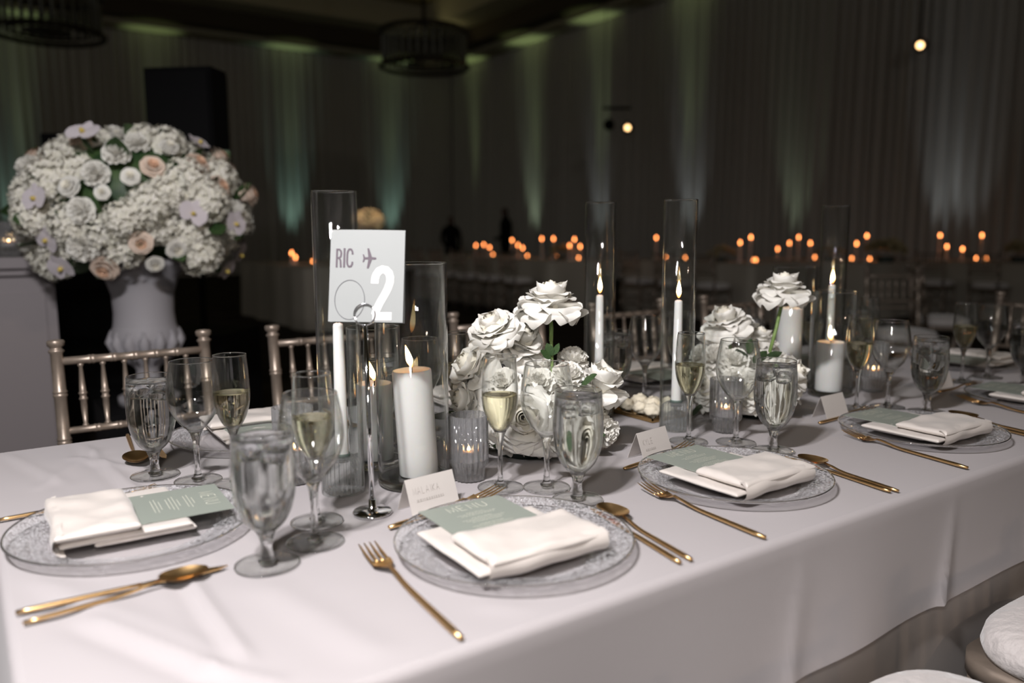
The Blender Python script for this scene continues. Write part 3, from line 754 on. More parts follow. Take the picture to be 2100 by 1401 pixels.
# ------------------------------------------------------------------ chargers, napkins, menus, cutlery
def charger():
    t = thing('glass_charger', 'x', 'plate')
    up = [(0.112, 0.0042), (0.118, 0.0060), (0.123, 0.0095), (0.128, 0.0110), (0.145, 0.0145), (0.163, 0.0180)]
    dn = [(0.1650, 0.0172), (0.163, 0.0150), (0.145, 0.0112), (0.126, 0.0065), (0.117, 0.0008), (0.105, 0.0005)]
    MB().lathe(up, 96, cap=False).build('rim', 'charger', t); MB().lathe([up[-1]]+dn, 96, cap=False).build('underside', 'charger_flat', t)
    MB().lathe([(0.0003, 0.0036), (0.112, 0.0042)], 64, cap=False).build('well', 'charger_flat', t)
    MB().tube([(0.1645*math.cos(a), 0.1645*math.sin(a), 0.0178) for a in [2*PI*i/96 for i in range(96)]], 0.0016, 6, True).build('beaded_edge', 'solid', t)
    return t
CHG = Proto(charger)
def slab(x0, x1, y0, y1, z0, z1, seed, amp=0.0016, fold=None, nx=26, ny=20):
    """soft folded cloth slab: rounded edges, gentle wrinkles"""
    rnd = random.Random(seed); o = Vector((rnd.random()*9, rnd.random()*9, 0)); b = MB(); h = (z1-z0)/2; zc = (z0+z1)/2
    def fn_side(sgn):
        def fn(u, v):
            x = x0+(x1-x0)*u; y = y0+(y1-y0)*v
            e = min(x-x0, x1-x, y-y0, y1-y); q = min(1, e/(h*1.6+1e-6)); k = math.sqrt(max(0, 1-(1-q)**2))
            z = zc+sgn*h*k
            z += amp*k*(noise.noise(Vector((x*22, y*22, 0))+o)*1.6+noise.noise(Vector((x*55, y*55, 3))+o)*0.5) if sgn > 0 else 0
            x += 0.002*noise.noise(Vector((x*14, y*14, 7))+o)*1.5; y += 0.002*noise.noise(Vector((x*14, y*14, 11))+o)*1.5
            return (x, y, z)
        return fn
    def edge(i, n):
        # non-uniform parameter: denser toward the borders
        q = i/n; return 0.5-0.5*math.cos(PI*q)
    for sgn in (1, -1):
        f0 = fn_side(sgn)
        g = MB().grid(lambda u, v: f0(0.5-0.5*math.cos(PI*u), 0.5-0.5*math.cos(PI*v)), nx, ny)
        if sgn < 0: g.f = [q[::-1] for q in g.f]
        b.add(g.v, g.f)
    return b
def napkin(seed):
    t = thing('folded_napkin', 'x', 'napkin')
    slab(-0.096, 0.072, -0.070, 0.060, 0.0060, 0.0150, seed).build('bottom_layer', 'satin', t)
    slab(-0.116, 0.077, -0.112, 0.056, 0.0135, 0.0215, seed+1).build('middle_layer', 'satin', t)
    # top flap folds over the menu card
    slab(-0.100, 0.083, -0.118, -0.012, 0.0240, 0.0375, seed+2, 0.0030).build('top_fold', 'satin', t)
    # the roll of the fold at the near edge
    def fn(u, v):
        x = -0.104+0.184*u; a = -PI/2+PI*v
        return (x, -0.104-0.0155*math.cos(a)+0.002*math.sin(u*9+seed), 0.0215+0.0155*math.sin(a)+0.0012*math.sin(u*14+seed))
    MB().grid(fn, 30, 8).build('fold_roll', 'satin', t)
    def fn2(u, v):
        x = -0.095+0.165*u
        return (x, -0.1125-0.004*math.sin(PI*v), 0.0145+0.006*v+0.0015*math.sin(u*11+seed))
    MB().grid(fn2, 24, 4).build('inner_edge', 'satin_fold', t)
    return t
# stroke lettering ------------------------------------------------------------
GLYPH = {'M': [[(0, 0), (0.08, 1), (0.5, 0.1), (0.92, 1), (1, 0)]], 'E': [[(0.8, 1), (0.1, 1), (0.1, 0), (0.8, 0)], [(0.1, 0.52), (0.65, 0.52)]], 'N': [[(0.05, 0), (0.05, 1), (0.9, 0), (0.9, 1)]],
         'U': [[(0.05, 1), (0.05, 0.3), (0.2, 0.05), (0.5, 0), (0.8, 0.05), (0.92, 0.3), (0.92, 1)]], 'A': [[(0, 0), (0.45, 1), (0.9, 0)], [(0.18, 0.36), (0.72, 0.36)]],
         'L': [[(0.1, 1), (0.1, 0), (0.7, 0)]], 'I': [[(0.25, 0), (0.25, 1)]], 'K': [[(0.1, 0), (0.1, 1)], [(0.85, 1), (0.12, 0.45), (0.9, 0)]], 'Y': [[(0, 1), (0.45, 0.5), (0.9, 1)], [(0.45, 0.5), (0.45, 0)]],
         'R': [[(0.12, 0), (0.12, 0.93), (0.5, 0.93), (0.74, 0.85), (0.82, 0.72), (0.74, 0.56), (0.5, 0.49), (0.12, 0.49)], [(0.5, 0.49), (0.72, 0.36), (0.80, 0.0)]],
         'C': [[(0.86, 0.68), (0.84, 0.80), (0.7, 0.92), (0.5, 0.95), (0.3, 0.92), (0.16, 0.80), (0.12, 0.66), (0.12, 0.32), (0.16, 0.18), (0.3, 0.07), (0.5, 0.04), (0.7, 0.07), (0.84, 0.18), (0.86, 0.30)]]}
def ribbon(b, pts, wd, z=0.0):
    """flat mitred stroke in the xy plane"""
    P = [Vector((p[0], p[1])) for p in pts]; L = []; R_ = []
    for i, p in enumerate(P):
        t1 = (P[i]-P[i-1]).normalized() if i else (P[1]-P[0]).normalized()
        t2 = (P[i+1]-P[i]).normalized() if i < len(P)-1 else t1
        n1 = Vector((-t1.y, t1.x)); n2 = Vector((-t2.y, t2.x)); m_ = (n1+n2)
        m_ = m_.normalized() if m_.length > 1e-4 else n1
        k = wd/2/max(0.45, m_.dot(n1)); L.append(p+m_*k); R_.append(p-m_*k)
    n = len(P); b.add([(p.x, p.y, z) for p in R_]+[(p.x, p.y, z) for p in L], [(i, i+1, n+i+1, n+i) for i in range(n-1)])
def write(b, text, x, y, h, wd, adv, lw, z=0.0):
    for ch in text:
        sc_ = 0.45 if ch == 'I' else 1.0
        for st in GLYPH.get(ch, []):
            ribbon(b, [(x+px*wd, y+py*h) for px, py in st], lw, z)
        x += adv*sc_
    return x
def menu():
    t = thing('menu_card', 'x', 'menu card')
    w2 = 0.069
    MB().box((-w2, -0.095, 0.0), (w2, 0.098, 0.0009)).build('card', 'sage', t, False)
    b = MB(); write(b, 'MENU', -0.032, 0.066, 0.020, 0.013, 0.0172, 0.0013, 0.0012)
    rnd = random.Random(9)
    y = 0.052
    for n_, wd in ((1, .030), (1, .064), (1, .056), (1, 0), (1, .034), (1, .070), (1, .062), (1, .050), (1, 0), (1, .040), (1, .066), (1, .060)):
        if wd:
            x = -wd/2
            while x < wd/2:
                L = rnd.uniform(0.002, 0.006); ribbon(b, [(x, y), (min(x+L, wd/2), y)], 0.0011, 0.0012); x += L+0.0013
        y -= 0.0052
    b.build('lettering', 'gilt_ink', t, False)
    return t
NAP = [Proto(lambda s=s: napkin(s)) for s in (3, 20, 41)]
MEN = Proto(menu)
def cutlery_fork(L=0.245):
    t = thing('gold_fork', 'x', 'fork')
    hl = L-0.072
    MB().tube([(0, -q*hl, 0.0042+0.006*math.exp(-((q*hl)/0.03)**2)) for q in [i/10 for i in range(11)]], [0.0026]+[0.0026+0.0016*math.sin(PI*0.5*i/10) for i in range(1, 10)]+[0.0032], 8, flat=0.75).build('handle', 'gold', t)
    def fn(u, v):
        y = 0.030*v; wv = 0.0032+0.0098*min(1, v*1.5)**1.3
        return ((u-0.5)*2*wv, y, 0.0098-0.006*math.sin(v*PI*0.75)+0.002*(u-0.5)**2*4)
    hd = MB().grid(fn, 8, 8); hd2 = [(x, y, z-0.0012) for x, y, z in hd.v]
    hd.add(hd2, [f[::-1] for f in hd.f[:64]]).build('head', 'gold', t)
    for i in range(4):
        x = -0.0105+0.007*i
        MB().tube([(x, 0.028+0.044*q, 0.0052+0.0035*q+0.004*q*q) for q in [k_/6 for k_ in range(7)]], [0.0021, 0.0021, 0.0020, 0.0019, 0.0017, 0.0014, 0.0007], 6, flat=0.55).build('tine', 'gold', t)
    return t
def cutlery_spoon(L=0.24):
    t = thing('gold_spoon', 'x', 'spoon'); hl = L-0.064
    MB().tube([(0, -q*hl, 0.0042+0.007*math.exp(-((q*hl)/0.03)**2)) for q in [i/10 for i in range(11)]], [0.0024]+[0.0026+0.0016*math.sin(PI*0.5*i/10) for i in range(1, 10)]+[0.0032], 8, flat=0.75).build('handle', 'gold', t)
    def fn(u, v):
        a = u*2*PI; r = v; wx = 0.0225*(1-0.10*math.sin(a)); wy = 0.036
        return (r*wx*math.cos(a), 0.034+r*wy*math.sin(a), 0.0022+0.0095*r*r+0.0015*max(0, -math.sin(a))*r)
    bw = MB().grid(fn, 28, 7); n0 = len(bw.f); bw.add([(x, y, z+0.0011) for x, y, z in bw.v], [f[::-1] for f in bw.f[:n0]])
    bw.build('bowl', 'gold', t)
    return t
def cutlery_knife(L=0.24):
    t = thing('gold_knife', 'x', 'knife'); hl = L*0.56
    MB().tube([(0, -q*hl, 0.0042) for q in [i/10 for i in range(11)]], [0.0030]+[0.0030+0.0012*math.sin(PI*0.5*i/10) for i in range(1, 10)]+[0.0032], 8, flat=0.75).build('handle', 'gold', t)
    bl = L-hl
    v = []; pts = [(-0.003, 0), (0.003, 0), (0.0042, bl*0.15), (0.0075, bl*0.3), (0.0088, bl*0.7), (0.006, bl*0.9), (0.0005, bl), (-0.004, bl*0.8), (-0.0045, bl*0.2)]
    n = len(pts); v = [(x, y, 0.0030) for x, y in pts]+[(x, y, 0.0046) for x, y in pts]
    MB().add(v, [tuple(range(n-1, -1, -1)), tuple(range(n, 2*n))]+[(i, (i+1) % n, n+(i+1) % n, n+i) for i in range(n)]).build('blade', 'gold', t, False)
    return t
FRK, SPN, KNF = Proto(cutlery_fork), Proto(cutlery_spoon), Proto(cutlery_knife)
DFK, = [Proto(lambda: cutlery_fork(0.20))]
def lay(pr, head, tail, off, label, group, scale_to=None):
    """place a piece so that its handle runs from near its head toward tail"""
    h = Vector((head[0], head[1])); q = Vector((tail[0], tail[1])); d = (q-h); an = math.atan2(d.y, d.x)+PI/2
    o = pr((h.x, h.y, TZ+0.0004), an, label, group)
    return o
# cutlery: (fork tip-neck, fork end), spoon, knife — neck point is the origin of the piece
def neck(a, b, dist):
    a = Vector(a[:2]); b = Vector(b[:2]); return a+(b-a).normalized()*dist
def setting(k, fork, spoon, knife, dessert):
    ph = SET[k][0]
    for pr, seg, dd, nm, gp, L in ((FRK, fork, 0.072, 'long gold fork laid beside the plate ', 'gold forks', 0.245), (SPN, spoon, 0.064, 'gold spoon laid beside the knife ', 'gold spoons', 0.24), (KNF, knife, 0.105, 'gold knife laid beside the plate ', 'gold knives', 0.24), (DFK, dessert, 0.072, 'small gold dessert fork above the plate ', 'gold dessert forks', 0.20)):
        if not seg: continue
        a, b_ = seg; ln = (Vector(a[:2])-Vector(b_[:2])).length; s = ln/L
        o = lay(pr, neck(a, b_, dd*s), b_, 0, nm+ph, gp); o.scale = (s**0.6, s, s**0.6)
P = lambda x, y, z=0.004: at(x, y, z)
setting(0, (P(322, 995, .012), (0.020, 1.408)), (P(418, 1163, .012), (0.030, 1.009)), (P(466, 1160), (0.024, 1.042)), None)
setting(1, (P(752, 1116, .012), P(946, 1310)), (P(1236, 1036, .010), P(1418, 1148)), ((0.792, 0.940), P(1395, 1154)), (P(1027, 1006, .006), P(798, 1083)))
setting(2, (P(1318, 990, .012), P(1569, 1103)), (P(1644, 935, .010), P(1842, 1007)), ((1.285, 0.945), P(1826, 1008)), ((1.19, 1.10), P(1280, 962)))
setting(3, (P(1733, 882, .012), P(1984, 960)), ((1.905, 0.945), (1.855, 0.712)), ((1.875, 0.945), (1.832, 0.712)), ((1.80, 1.085), P(1680, 868)))
setting(4, (P(1964, 811, .012), (2.035, 0.715)), ((2.46, 0.945), (2.42, 0.712)), ((2.43, 0.945), (2.395, 0.712)), ((2.36, 1.10), P(1924, 804)))
setting(5, ((.70, 1.61), (.715, 1.86)), (P(282, 948, .01), (.275, 1.86)), ((.305, 1.62), (.31, 1.86)), None)
setting(6, ((1.24, 1.61), (1.25, 1.86)), ((.82, 1.62), (.815, 1.86)), ((.85, 1.62), (.845, 1.86)), None)
setting(7, ((1.84, 1.61), (1.85, 1.86)), ((1.42, 1.62), (1.415, 1.86)), ((1.45, 1.62), (1.445, 1.86)), None)
setting(9, ((2.60, 1.07), (2.85, 1.075)), ((2.60, 1.505), (2.86, 1.50)), None, None)
rr = random.Random(4)
for k, (ph, c, rz_) in SET.items():
    CHG((*c, TZ), rr.random()*6, 'clear glass charger with pebbled rim '+ph, 'glass chargers')
    R2 = Matrix.Rotation(rz_, 2)
    o2 = R2 @ Vector((0.0, 0.012)); jig = rr.uniform(-0.04, 0.04) if k not in (1, 2) else (-0.02 if k == 1 else 0.03)
    NAP[k % 3]((c[0]+o2.x, c[1]+o2.y, TZ+0.005), rz_+jig, 'ivory satin napkin folded flat '+ph, 'satin napkins')
    o2 = R2 @ Vector((-0.012, 0.022+0.012))
    MEN((c[0]+o2.x, c[1]+o2.y, TZ+0.0272), rz_+jig*1.3, 'sage menu card in the napkin '+ph, 'menu cards')

# ------------------------------------------------------------------ name cards
def name_card(text, second):
    t = thing('place_card', 'x', 'place card'); W, H, S = 0.046, 0.052, 0.020
    tilt = math.atan2(S, H)
    for sgn in (-1, 1):
        MB().add([(-W, sgn*S, 0), (W, sgn*S, 0), (W, 0, H), (-W, 0, H), (-W, sgn*S+0.0006, 0), (W, sgn*S+0.0006, 0), (W, 0.0006, H), (-W, 0.0006, H)],
                 [(0, 1, 2, 3), (7, 6, 5, 4), (0, 4, 5, 1), (1, 5, 6, 2), (2, 6, 7, 3), (3, 7, 4, 0)]).build('leaf_panel', 'ivory_card', t, False)
    if text:
        b = MB(); x = -W+0.010; write(b, text, x, 0.030, 0.0105, 0.0062, 0.0081, 0.0008)
        rnd = random.Random(2)
        if second:
            x = -W+0.014
            while x < -W+0.014+second: L = rnd.uniform(.0015, .004); ribbon(b, [(x, 0.020), (x+L, 0.020)], 0.0040); x += L+0.0015
        o = b.build('lettering', 'grey_ink', t, False)
        sl_ = math.hypot(S, H)
        o.matrix_local = Matrix.Translation((0, -S-0.0005, 0)) @ Matrix.Rotation(math.atan2(H, S), 4, 'X')
    return t
def card_at(o, base_l, base_r, label):
    a = at(*base_l); b_ = at(*base_r); m = (a+b_)/2; an = math.atan2(b_.y-a.y, b_.x-a.x)
    n_ = Vector((-math.sin(an), math.cos(an), 0)); m += n_*0.020
    o.location = (m.x, m.y, TZ); o.rotation_euler = (0, 0, an); o['label'] = label; o['group'] = 'tented place cards'
a_ = name_card('MALAIKA', 0.05); card_at(a_, (840, 1060), (948, 1030), 'ivory tented place card leaning toward the large leaning pillar candle')
b2 = name_card('KYLE', 0.03); card_at(b2, (1308, 952), (1392, 925), 'ivory tented place card with a short name before the gold tray')
c2 = name_card(None, 0); card_at(c2, (1690, 864), (1748, 849), 'ivory tented place card before the short pillar candle')
c3 = name_card(None, 0); card_at(c3, (1915, 803), (1965, 790), 'ivory tented place card behind the water goblet of the short-candle place')

# ------------------------------------------------------------------ candles and hurricanes
def pillar(h, r, lean=(0, 0), flame_lean=(0, 0), fh=0.042):
    t = thing('pillar_candle', 'x', 'candle')
    pr = [(0.0005, 0.0), (r*0.97, 0.0), (r, 0.002), (r, h-0.005), (r*0.985, h-0.0012), (r*0.95, h), (r*0.90, h-0.001), (r*0.75, h-0.004), (0.0005, h-0.006)]
    MB().lathe(pr, 48, cap=False).build('wax_body', 'wax', t)
    MB().tube([(0, 0, h-0.008), (0.0005, 0, h+0.004), (0.0012, 0, h+0.009)], 0.0011, 6).build('wick', 'wick', t)
    flame(t, (0.0006, 0, h+0.003), fh, 0.0058, flame_lean)
    t.rotation_euler = (lean[0], lean[1], 0)
    return t
def vase(label, loc, r, h):
    t = thing('hurricane_vase', label, 'vase', loc)
    MB().lathe([(r, 0.016), (r, h), (r-0.0012, h+0.0008), (r-0.0028, h), (r-0.0028, 0.014)], 64, cap=False).build('wall', 'tube', t)
    MB().tube([((r-0.0014)*math.cos(a), (r-0.0014)*math.sin(a), h) for a in [2*PI*i/64 for i in range(64)]], 0.0012, 6, True).build('lip', 'solid', t)
    MB().lathe([(0.0005, 0.0), (r*0.93, 0.0), (r, 0.004), (r, 0.016), (r-0.0028, 0.0150), (0.0005, 0.0125)], 64, cap=False).build('base', 'solid', t)
    return t
v1 = Vector((0.632, 1.224)); v2 = at(772, 953).xy
vase('wide clear hurricane vase around the large leaning pillar candle', (*v1, TZ), 0.0620, 0.383)
p_ = pillar(0.185, 0.0340, (0, 0), (0.0, -0.22)); p_['label'] = 'large white pillar candle leaning inside the wide vase'
q_ = at(860, 987); p_.location = (q_.x, q_.y, TZ+0.0145)
# lean to the left as seen: rotate about the viewing direction
p_.rotation_mode = 'QUATERNION'; p_.rotation_quaternion = Matrix.Rotation(math.radians(-3.0), 3, Vector((CF.x, CF.y, 0)).normalized()).to_quaternion()
vase('narrow clear hurricane vase behind the chrome number stand', (*v2, TZ), 0.049, 0.262)
p_ = pillar(0.143, 0.0330, (0, 0), (0.1, -0.30)); p_['label'] = 'white pillar candle inside the narrow vase behind the number stand'; p_.location = (v2[0], v2[1], TZ+0.0140)
vC = (1.895, 1.262); vC2 = (1.935, 1.415)
vase('clear hurricane vase around the short pillar candle', (*vC, TZ), 0.056, 0.276)
p_ = pillar(0.130, 0.0345, (0, 0), (0, -0.2)); p_['label'] = 'short white pillar candle beside the second rose bowl'; p_.location = (vC[0]-0.012, vC[1]-0.004, TZ+0.0145)
vase('clear hurricane vase around the tall pillar candle behind the long-stemmed rose', (*vC2, TZ), 0.060, 0.335)
p_ = pillar(0.205, 0.0345, (0, 0), (0, 0.05)); p_['label'] = 'tall pillar candle glowing behind the long-stemmed rose'; p_.location = (vC2[0]-0.014, vC2[1], TZ+0.0145)

def holder():
    t = thing('taper_holder', 'x', 'candle holder'); r = 0.0292
    pr = [(0.0005, 0.0), (r*0.9, 0.0), (r, 0.004), (r, 0.046), (r*0.94, 0.055), (r*0.72, 0.0605), (0.0125, 0.0625), (0.0125, 0.052), (0.0005, 0.0515)]
    MB().lathe(pr, 168, cap=False, rib=(0.10, 24, r*0.6)).build('ribbed_body', 'ribbed', t)
    MB().lathe([(0.0126, 0.0605), (0.0132, 0.061), (0.0132, 0.0665), (0.0120, 0.0665), (0.0118, 0.0610)], 32).build('candle_ring', 'rubber', t)
    return t
def taper(h=0.232):
    t = thing('taper_candle', 'x', 'candle')
    MB().lathe([(0.0005, 0.0), (0.0112, 0.0), (0.0114, 0.012), (0.0086, h-0.004), (0.0076, h), (0.003, h+0.002), (0.0005, h+0.0015)], 24, cap=False).build('wax_body', 'wax', t)
    MB().tube([(0, 0, h), (0.0004, 0, h+0.009)], 0.0010, 6).build('wick', 'wick', t)
    flame(t, (0.0003, 0, h+0.005), 0.040, 0.0055)
    return t
def chimney():
    t = thing('glass_chimney', 'x', 'hurricane glass'); r, h = 0.0362, 0.50
    MB().lathe([(r, 0.0), (r, h), (r-0.001, h+0.0008), (r-0.0022, h), (r-0.0022, 0.0), (r, 0.0)], 64, cap=False).build('tube', 'tube', t)
    MB().tube([((r-0.0011)*math.cos(a), (r-0.0011)*math.sin(a), h) for a in [2*PI*i/64 for i in range(64)]], 0.0011, 6, True).build('lip', 'solid', t)
    return t
HOL, TAP, CHI = Proto(holder), Proto(taper), Proto(chimney)
for (x, y), ph in (((0.511, 1.250), 'beside the table number card'), ((1.284, 1.231), 'beside the gold tray'), ((1.240, 1.440), 'behind the first rose bowl'), ((1.985, 1.330), 'behind the short pillar candle')):
    HOL((x, y, TZ), 0, 'low ribbed clear glass taper holder '+ph, 'ribbed taper holders')
    TAP((x, y, TZ+0.053), 0, 'slim white taper candle in a ribbed holder '+ph, 'taper candles')
    CHI((x, y, TZ), 0, 'tall clear glass tube standing over the taper '+ph, 'glass chimneys')
for (x, y), ph in (((0.462, 1.348), 'behind the glasses of the head place'), ((0.722, 1.187), 'beside the large leaning pillar candle'), ((1.362, 1.158), 'behind the wine glass before the second rose bowl'), ((2.035, 1.225), 'behind the wine glass past the short pillar candle')):
    TUM((x, y, TZ), 0.2, 'ribbed clear votive tumbler with a tealight '+ph, 'ribbed votive tumblers')
for o in bpy.data.objects:
    if o.name.startswith('votive_tumbler') and abs(o.location.z-TZ) < 1e-3: o.scale = (1.02, 1.02, 1.25 if o.location.x > 2 or o.location.x < 0.5 else 1.08)

# ------------------------------------------------------------------ table number
S = at(764, 1052); DS = (S-CAM).dot(CF)
t = thing('number_stand', 'slim chrome table number stand with a round base and wire ring', 'sign holder', (S.x, S.y, TZ))
MB().lathe([(0.0005, 0.0), (0.0305, 0.0), (0.0312, 0.002), (0.029, 0.0045), (0.010, 0.0075), (0.006, 0.009), (0.0055, 0.022), (0.0005, 0.022)], 48, cap=False).build('base', 'chrome', t)
ring_c = dep(748, 645, DS)-S
pole_top = dep(749, 668, DS)-S
MB().tube([(0, 0, 0.005), pole_top*0.5+Vector((0, 0, 0)), pole_top], 0.0042, 12).build('pole', 'chrome', t)
for s in (0, 1):
    off = CF*(-0.0022 if s == 0 else 0.0018)
    MB().tube([ring_c+off+(CR*math.cos(a)+CU*math.sin(a))*0.0165+CR*0.001*s for a in [2*PI*i/40 for i in range(40)]], 0.0011, 8, True).build('clip_ring', 'chrome', t)
# card faces the camera side, slightly turned
e0 = dep(679, 655, DS+0.003); e1 = dep(830, 666, DS-0.004); e2 = dep(826, 468, DS+0.004); e3 = dep(672, 475, DS+0.010)
cx = ((e1+e2)-(e0+e3)).normalized(); cn = cx.cross((e3+e2)-(e0+e1)).normalized(); cyv = cn.cross(cx)
org = (e0+e1+e2+e3)/4; CWd = ((e1-e0).length+(e2-e3).length)/2; CHt = ((e3-e0).length+(e2-e1).length)/2
t = thing('number_card', 'grey-green table card RIC with a plane icon and a big white 2', 'table number', (0, 0, 0))
t.matrix_world = Matrix(((cx.x, cyv.x, cn.x, org.x), (cx.y, cyv.y, cn.y, org.y), (cx.z, cyv.z, cn.z, org.z), (0, 0, 0, 1)))
bow = lambda x, y: -0.0025*(x/(CWd/2))**2*(0.4+0.6*(y/CHt+0.5)) + 0.0
def cardfn(off):
    return lambda u, v: ((u-0.5)*CWd, (v-0.5)*CHt, bow((u-0.5)*CWd, (v-0.5)*CHt)+off)
b = MB().grid(cardfn(0.0), 14, 14); g = MB().grid(cardfn(-0.0009), 14, 14); b.add(g.v, [f[::-1] for f in g.f])
b.build('card', 'num_card', t)
# a back leaf of the folded card
b = MB().grid(lambda u, v: ((u-0.5)*CWd, (v-0.5)*CHt, -0.003-0.012*(1-v)-0.002*u), 4, 4); b.build('back_leaf', 'num_card', t)
def cp(px, py):
    """photo pixel on the card -> card coordinates"""
    fx = (px-672-(py-475)/190*6)/(154-0.0)*CWd-CWd/2
    top = 475+(px-672)/154*-7; bot = 655+(px-679)/151*11
    return (fx, CHt*(0.5-(py-top)/(bot-top)))
def on_card(b, name, m):
    b.v = [(x, y, bow(x, y)+0.0006+z) for x, y, z in b.v]; return b.build(name, m, t, False)
b = MB()
x0, y0 = cp(687, 549); hh = cp(687, 511)[1]-y0; wd_ = (cp(700, 530)[0]-cp(687, 530)[0])
write(b, 'R', x0, y0, hh, wd_, 0, 0.0029); write(b, 'I', cp(701, 549)[0], y0, hh, wd_, 0, 0.0031); write(b, 'C', cp(709, 549)[0]-0.0004, y0, hh, wd_*1.15, 0, 0.0029)
on_card(b, 'lettering', 'mauve_ink')
# aeroplane pointing right: outline polygon
cxp, cyp = cp(756, 530); u = 0.0135
half = [(1.0, 0.0), (0.93, 0.13), (0.75, 0.16), (0.36, 0.17), (-0.08, 1.42), (-0.34, 1.42), (-0.16, 0.17), (-0.62, 0.14), (-0.80, 0.55), (-0.98, 0.55), (-0.86, 0.0)]
b = MB(); up = [(cxp+x*u*0.82, cyp+y*u*0.82, 0) for x, y in half]; dn_ = [(cxp+x*u*0.82, cyp-y*u*0.82, 0) for x, y in half]
def fan(pts): 
    # triangulate through the fuselage line: split into body, wing and tail
    b_ = MB(); b_.add(pts, [(0, 1, 2, 3, 6, 7, 10), (3, 4, 5, 6), (7, 8, 9, 10)]); return b_
for pts in (up, dn_): g = fan(pts); b.add(g.v, g.f)
on_card(b, 'aeroplane_icon', 'mauve_ink')
# big 2
b = MB(); P2 = [(770, 582), (770, 572), (772, 564), (777, 556), (784, 552.5), (792, 554), (798, 560), (801, 569), (801, 580), (797, 594), (791, 607), (783, 622), (777, 636), (774, 647)]
ribbon(b, [cp(*q) for q in P2], 0.0118); ribbon(b, [cp(769.5, 649.5), cp(808.5, 651.5)], 0.0125, 0.0001)
on_card(b, 'numeral', 'white_ink')
# thin oval ring printed at the lower left
b = MB(); a0 = cp(720, 614); rx = (cp(751, 614)[0]-cp(689, 614)[0])/2; ry = (cp(720, 574)[1]-cp(720, 653)[1])/2
pts = [(a0[0]+rx*math.cos(a), a0[1]+ry*math.sin(a)) for a in [2*PI*i/48 for i in range(49)]]
ribbon(b, pts, 0.0009); on_card(b, 'printed_ring', 'dark_ink')

# ------------------------------------------------------------------ gold tray with cream clumps
a = at(1338, 868)
t = thing('gold_tray', 'small square gold tray between the two rose bowls', 'tray', (a.x, a.y, TZ))
MB().box((0, 0, 0.0005), (0.12, 0.15, 0.004)).build('plate', 'tray_gold', t, False)
for q in (((0, 0, 0.004), (0.12, 0.003, 0.009)), ((0, 0.147, 0.004), (0.12, 0.15, 0.009)), ((0, 0, 0.004), (0.003, 0.15, 0.009)), ((0.117, 0, 0.004), (0.12, 0.15, 0.009))):
    MB().box(*q).build('lip', 'tray_gold', t, False)
def clump(seed):
    rnd = random.Random(seed); o = Vector((rnd.random()*9, 0, 0))
    def fn(u, v):
        a = u*2*PI; p = PI*v; d = Vector((math.sin(p)*math.cos(a), math.sin(p)*math.sin(a), -math.cos(p)))
        r = 1+0.28*noise.noise(d*2.2+o)+0.12*noise.noise(d*6+o)
        return d*r
    return MB().grid(fn, 22, 14).mesh('cream_clump', 'cream')
CL = [clump(s) for s in range(4)]
for i, (x, y) in enumerate(((0.026, 0.028), (0.030, 0.072), (0.028, 0.118), (0.072, 0.030), (0.074, 0.078), (0.074, 0.122), (0.10, 0.05), (0.10, 0.10))):
    o = link('petit_four', CL[i % 4]); s = rr.uniform(0.017, 0.021); o.location = (a.x+x, a.y+y, TZ+0.004+s*0.85); o.scale = (s, s, s*0.85); o.rotation_euler = (0, 0, i*1.1)
    tag(o, 'cream-coloured lumpy clump heaped on the gold tray', 'cream clump', 'cream clumps on the gold tray')

# ------------------------------------------------------------------ rose bowls
def arrangement(label, base, items, stems, leaves, R=0.075):
    t = thing('rose_bowl', label, 'flower arrangement', (base[0], base[1], TZ))
    B = Vector((base[0], base[1], TZ))
    MB().lathe([(0.0005, 0.0), (R*0.85, 0.0), (R, 0.02), (R*1.05, 0.045), (R*0.98, 0.05), (R*0.9, 0.02), (0.0005, 0.018)], 32, cap=False).build('bowl', 'bowl', t)
    MB().lathe([(0.0, 0.03), (R*0.95, 0.04), (R*0.9, 0.07), (R*0.5, 0.10), (0.0, 0.11)], 20, cap=False).build('moss_core', 'leaf', t)
    for k, (kind, px, py, D, ax, s) in enumerate(items):
        p = dep(px, py, D)-B; axv = CR*ax[0]+CU*ax[1]-CF*ax[2]
        if kind == 'rose': rose(t, p-axv.normalized()*s*0.35, axv, s, 100+k*7+int(px))
        elif kind == 'bud': rose(t, p-axv.normalized()*s*0.4, axv, s, 50+k, [('in', 4, 4, 1.05, 0.16), ('in', 4, 10, 1.2, 0.20), ('mid', 4, 26, 1.15, 0.16), ('out', 5, 72, 1.15, 0.06)])
        elif kind == 'open': rose(t, p-axv.normalized()*s*0.3, axv, s, 80+k, [('in', 4, 8, 0.98, 0.16), ('mid', 4, 22, 1.02, 0.16), ('mid', 5, 40, 1.0, 0.12), ('out', 5, 60, 1.08, 0.08), ('flat', 6, 80, 1.16, 0.04)])
        elif kind == 'carn': carnation(t, p, axv, s, k)
    for (x0_, y0_, d0, x1_, y1_, d1, r) in stems:
        q0 = dep(x0_, y0_, d0)-B; q1 = dep(x1_, y1_, d1)-B
        MB().tube([q0, q0.lerp(q1, 0.5)+CR*0.002, q1], r, 8).build('stem', 'stem', t)
    for px, py, D, ax, s in leaves:
        leaf(t, dep(px, py, D)-B, CR*ax[0]+CU*ax[1]-CF*ax[2], s, px)
    return t
D1 = 1.62
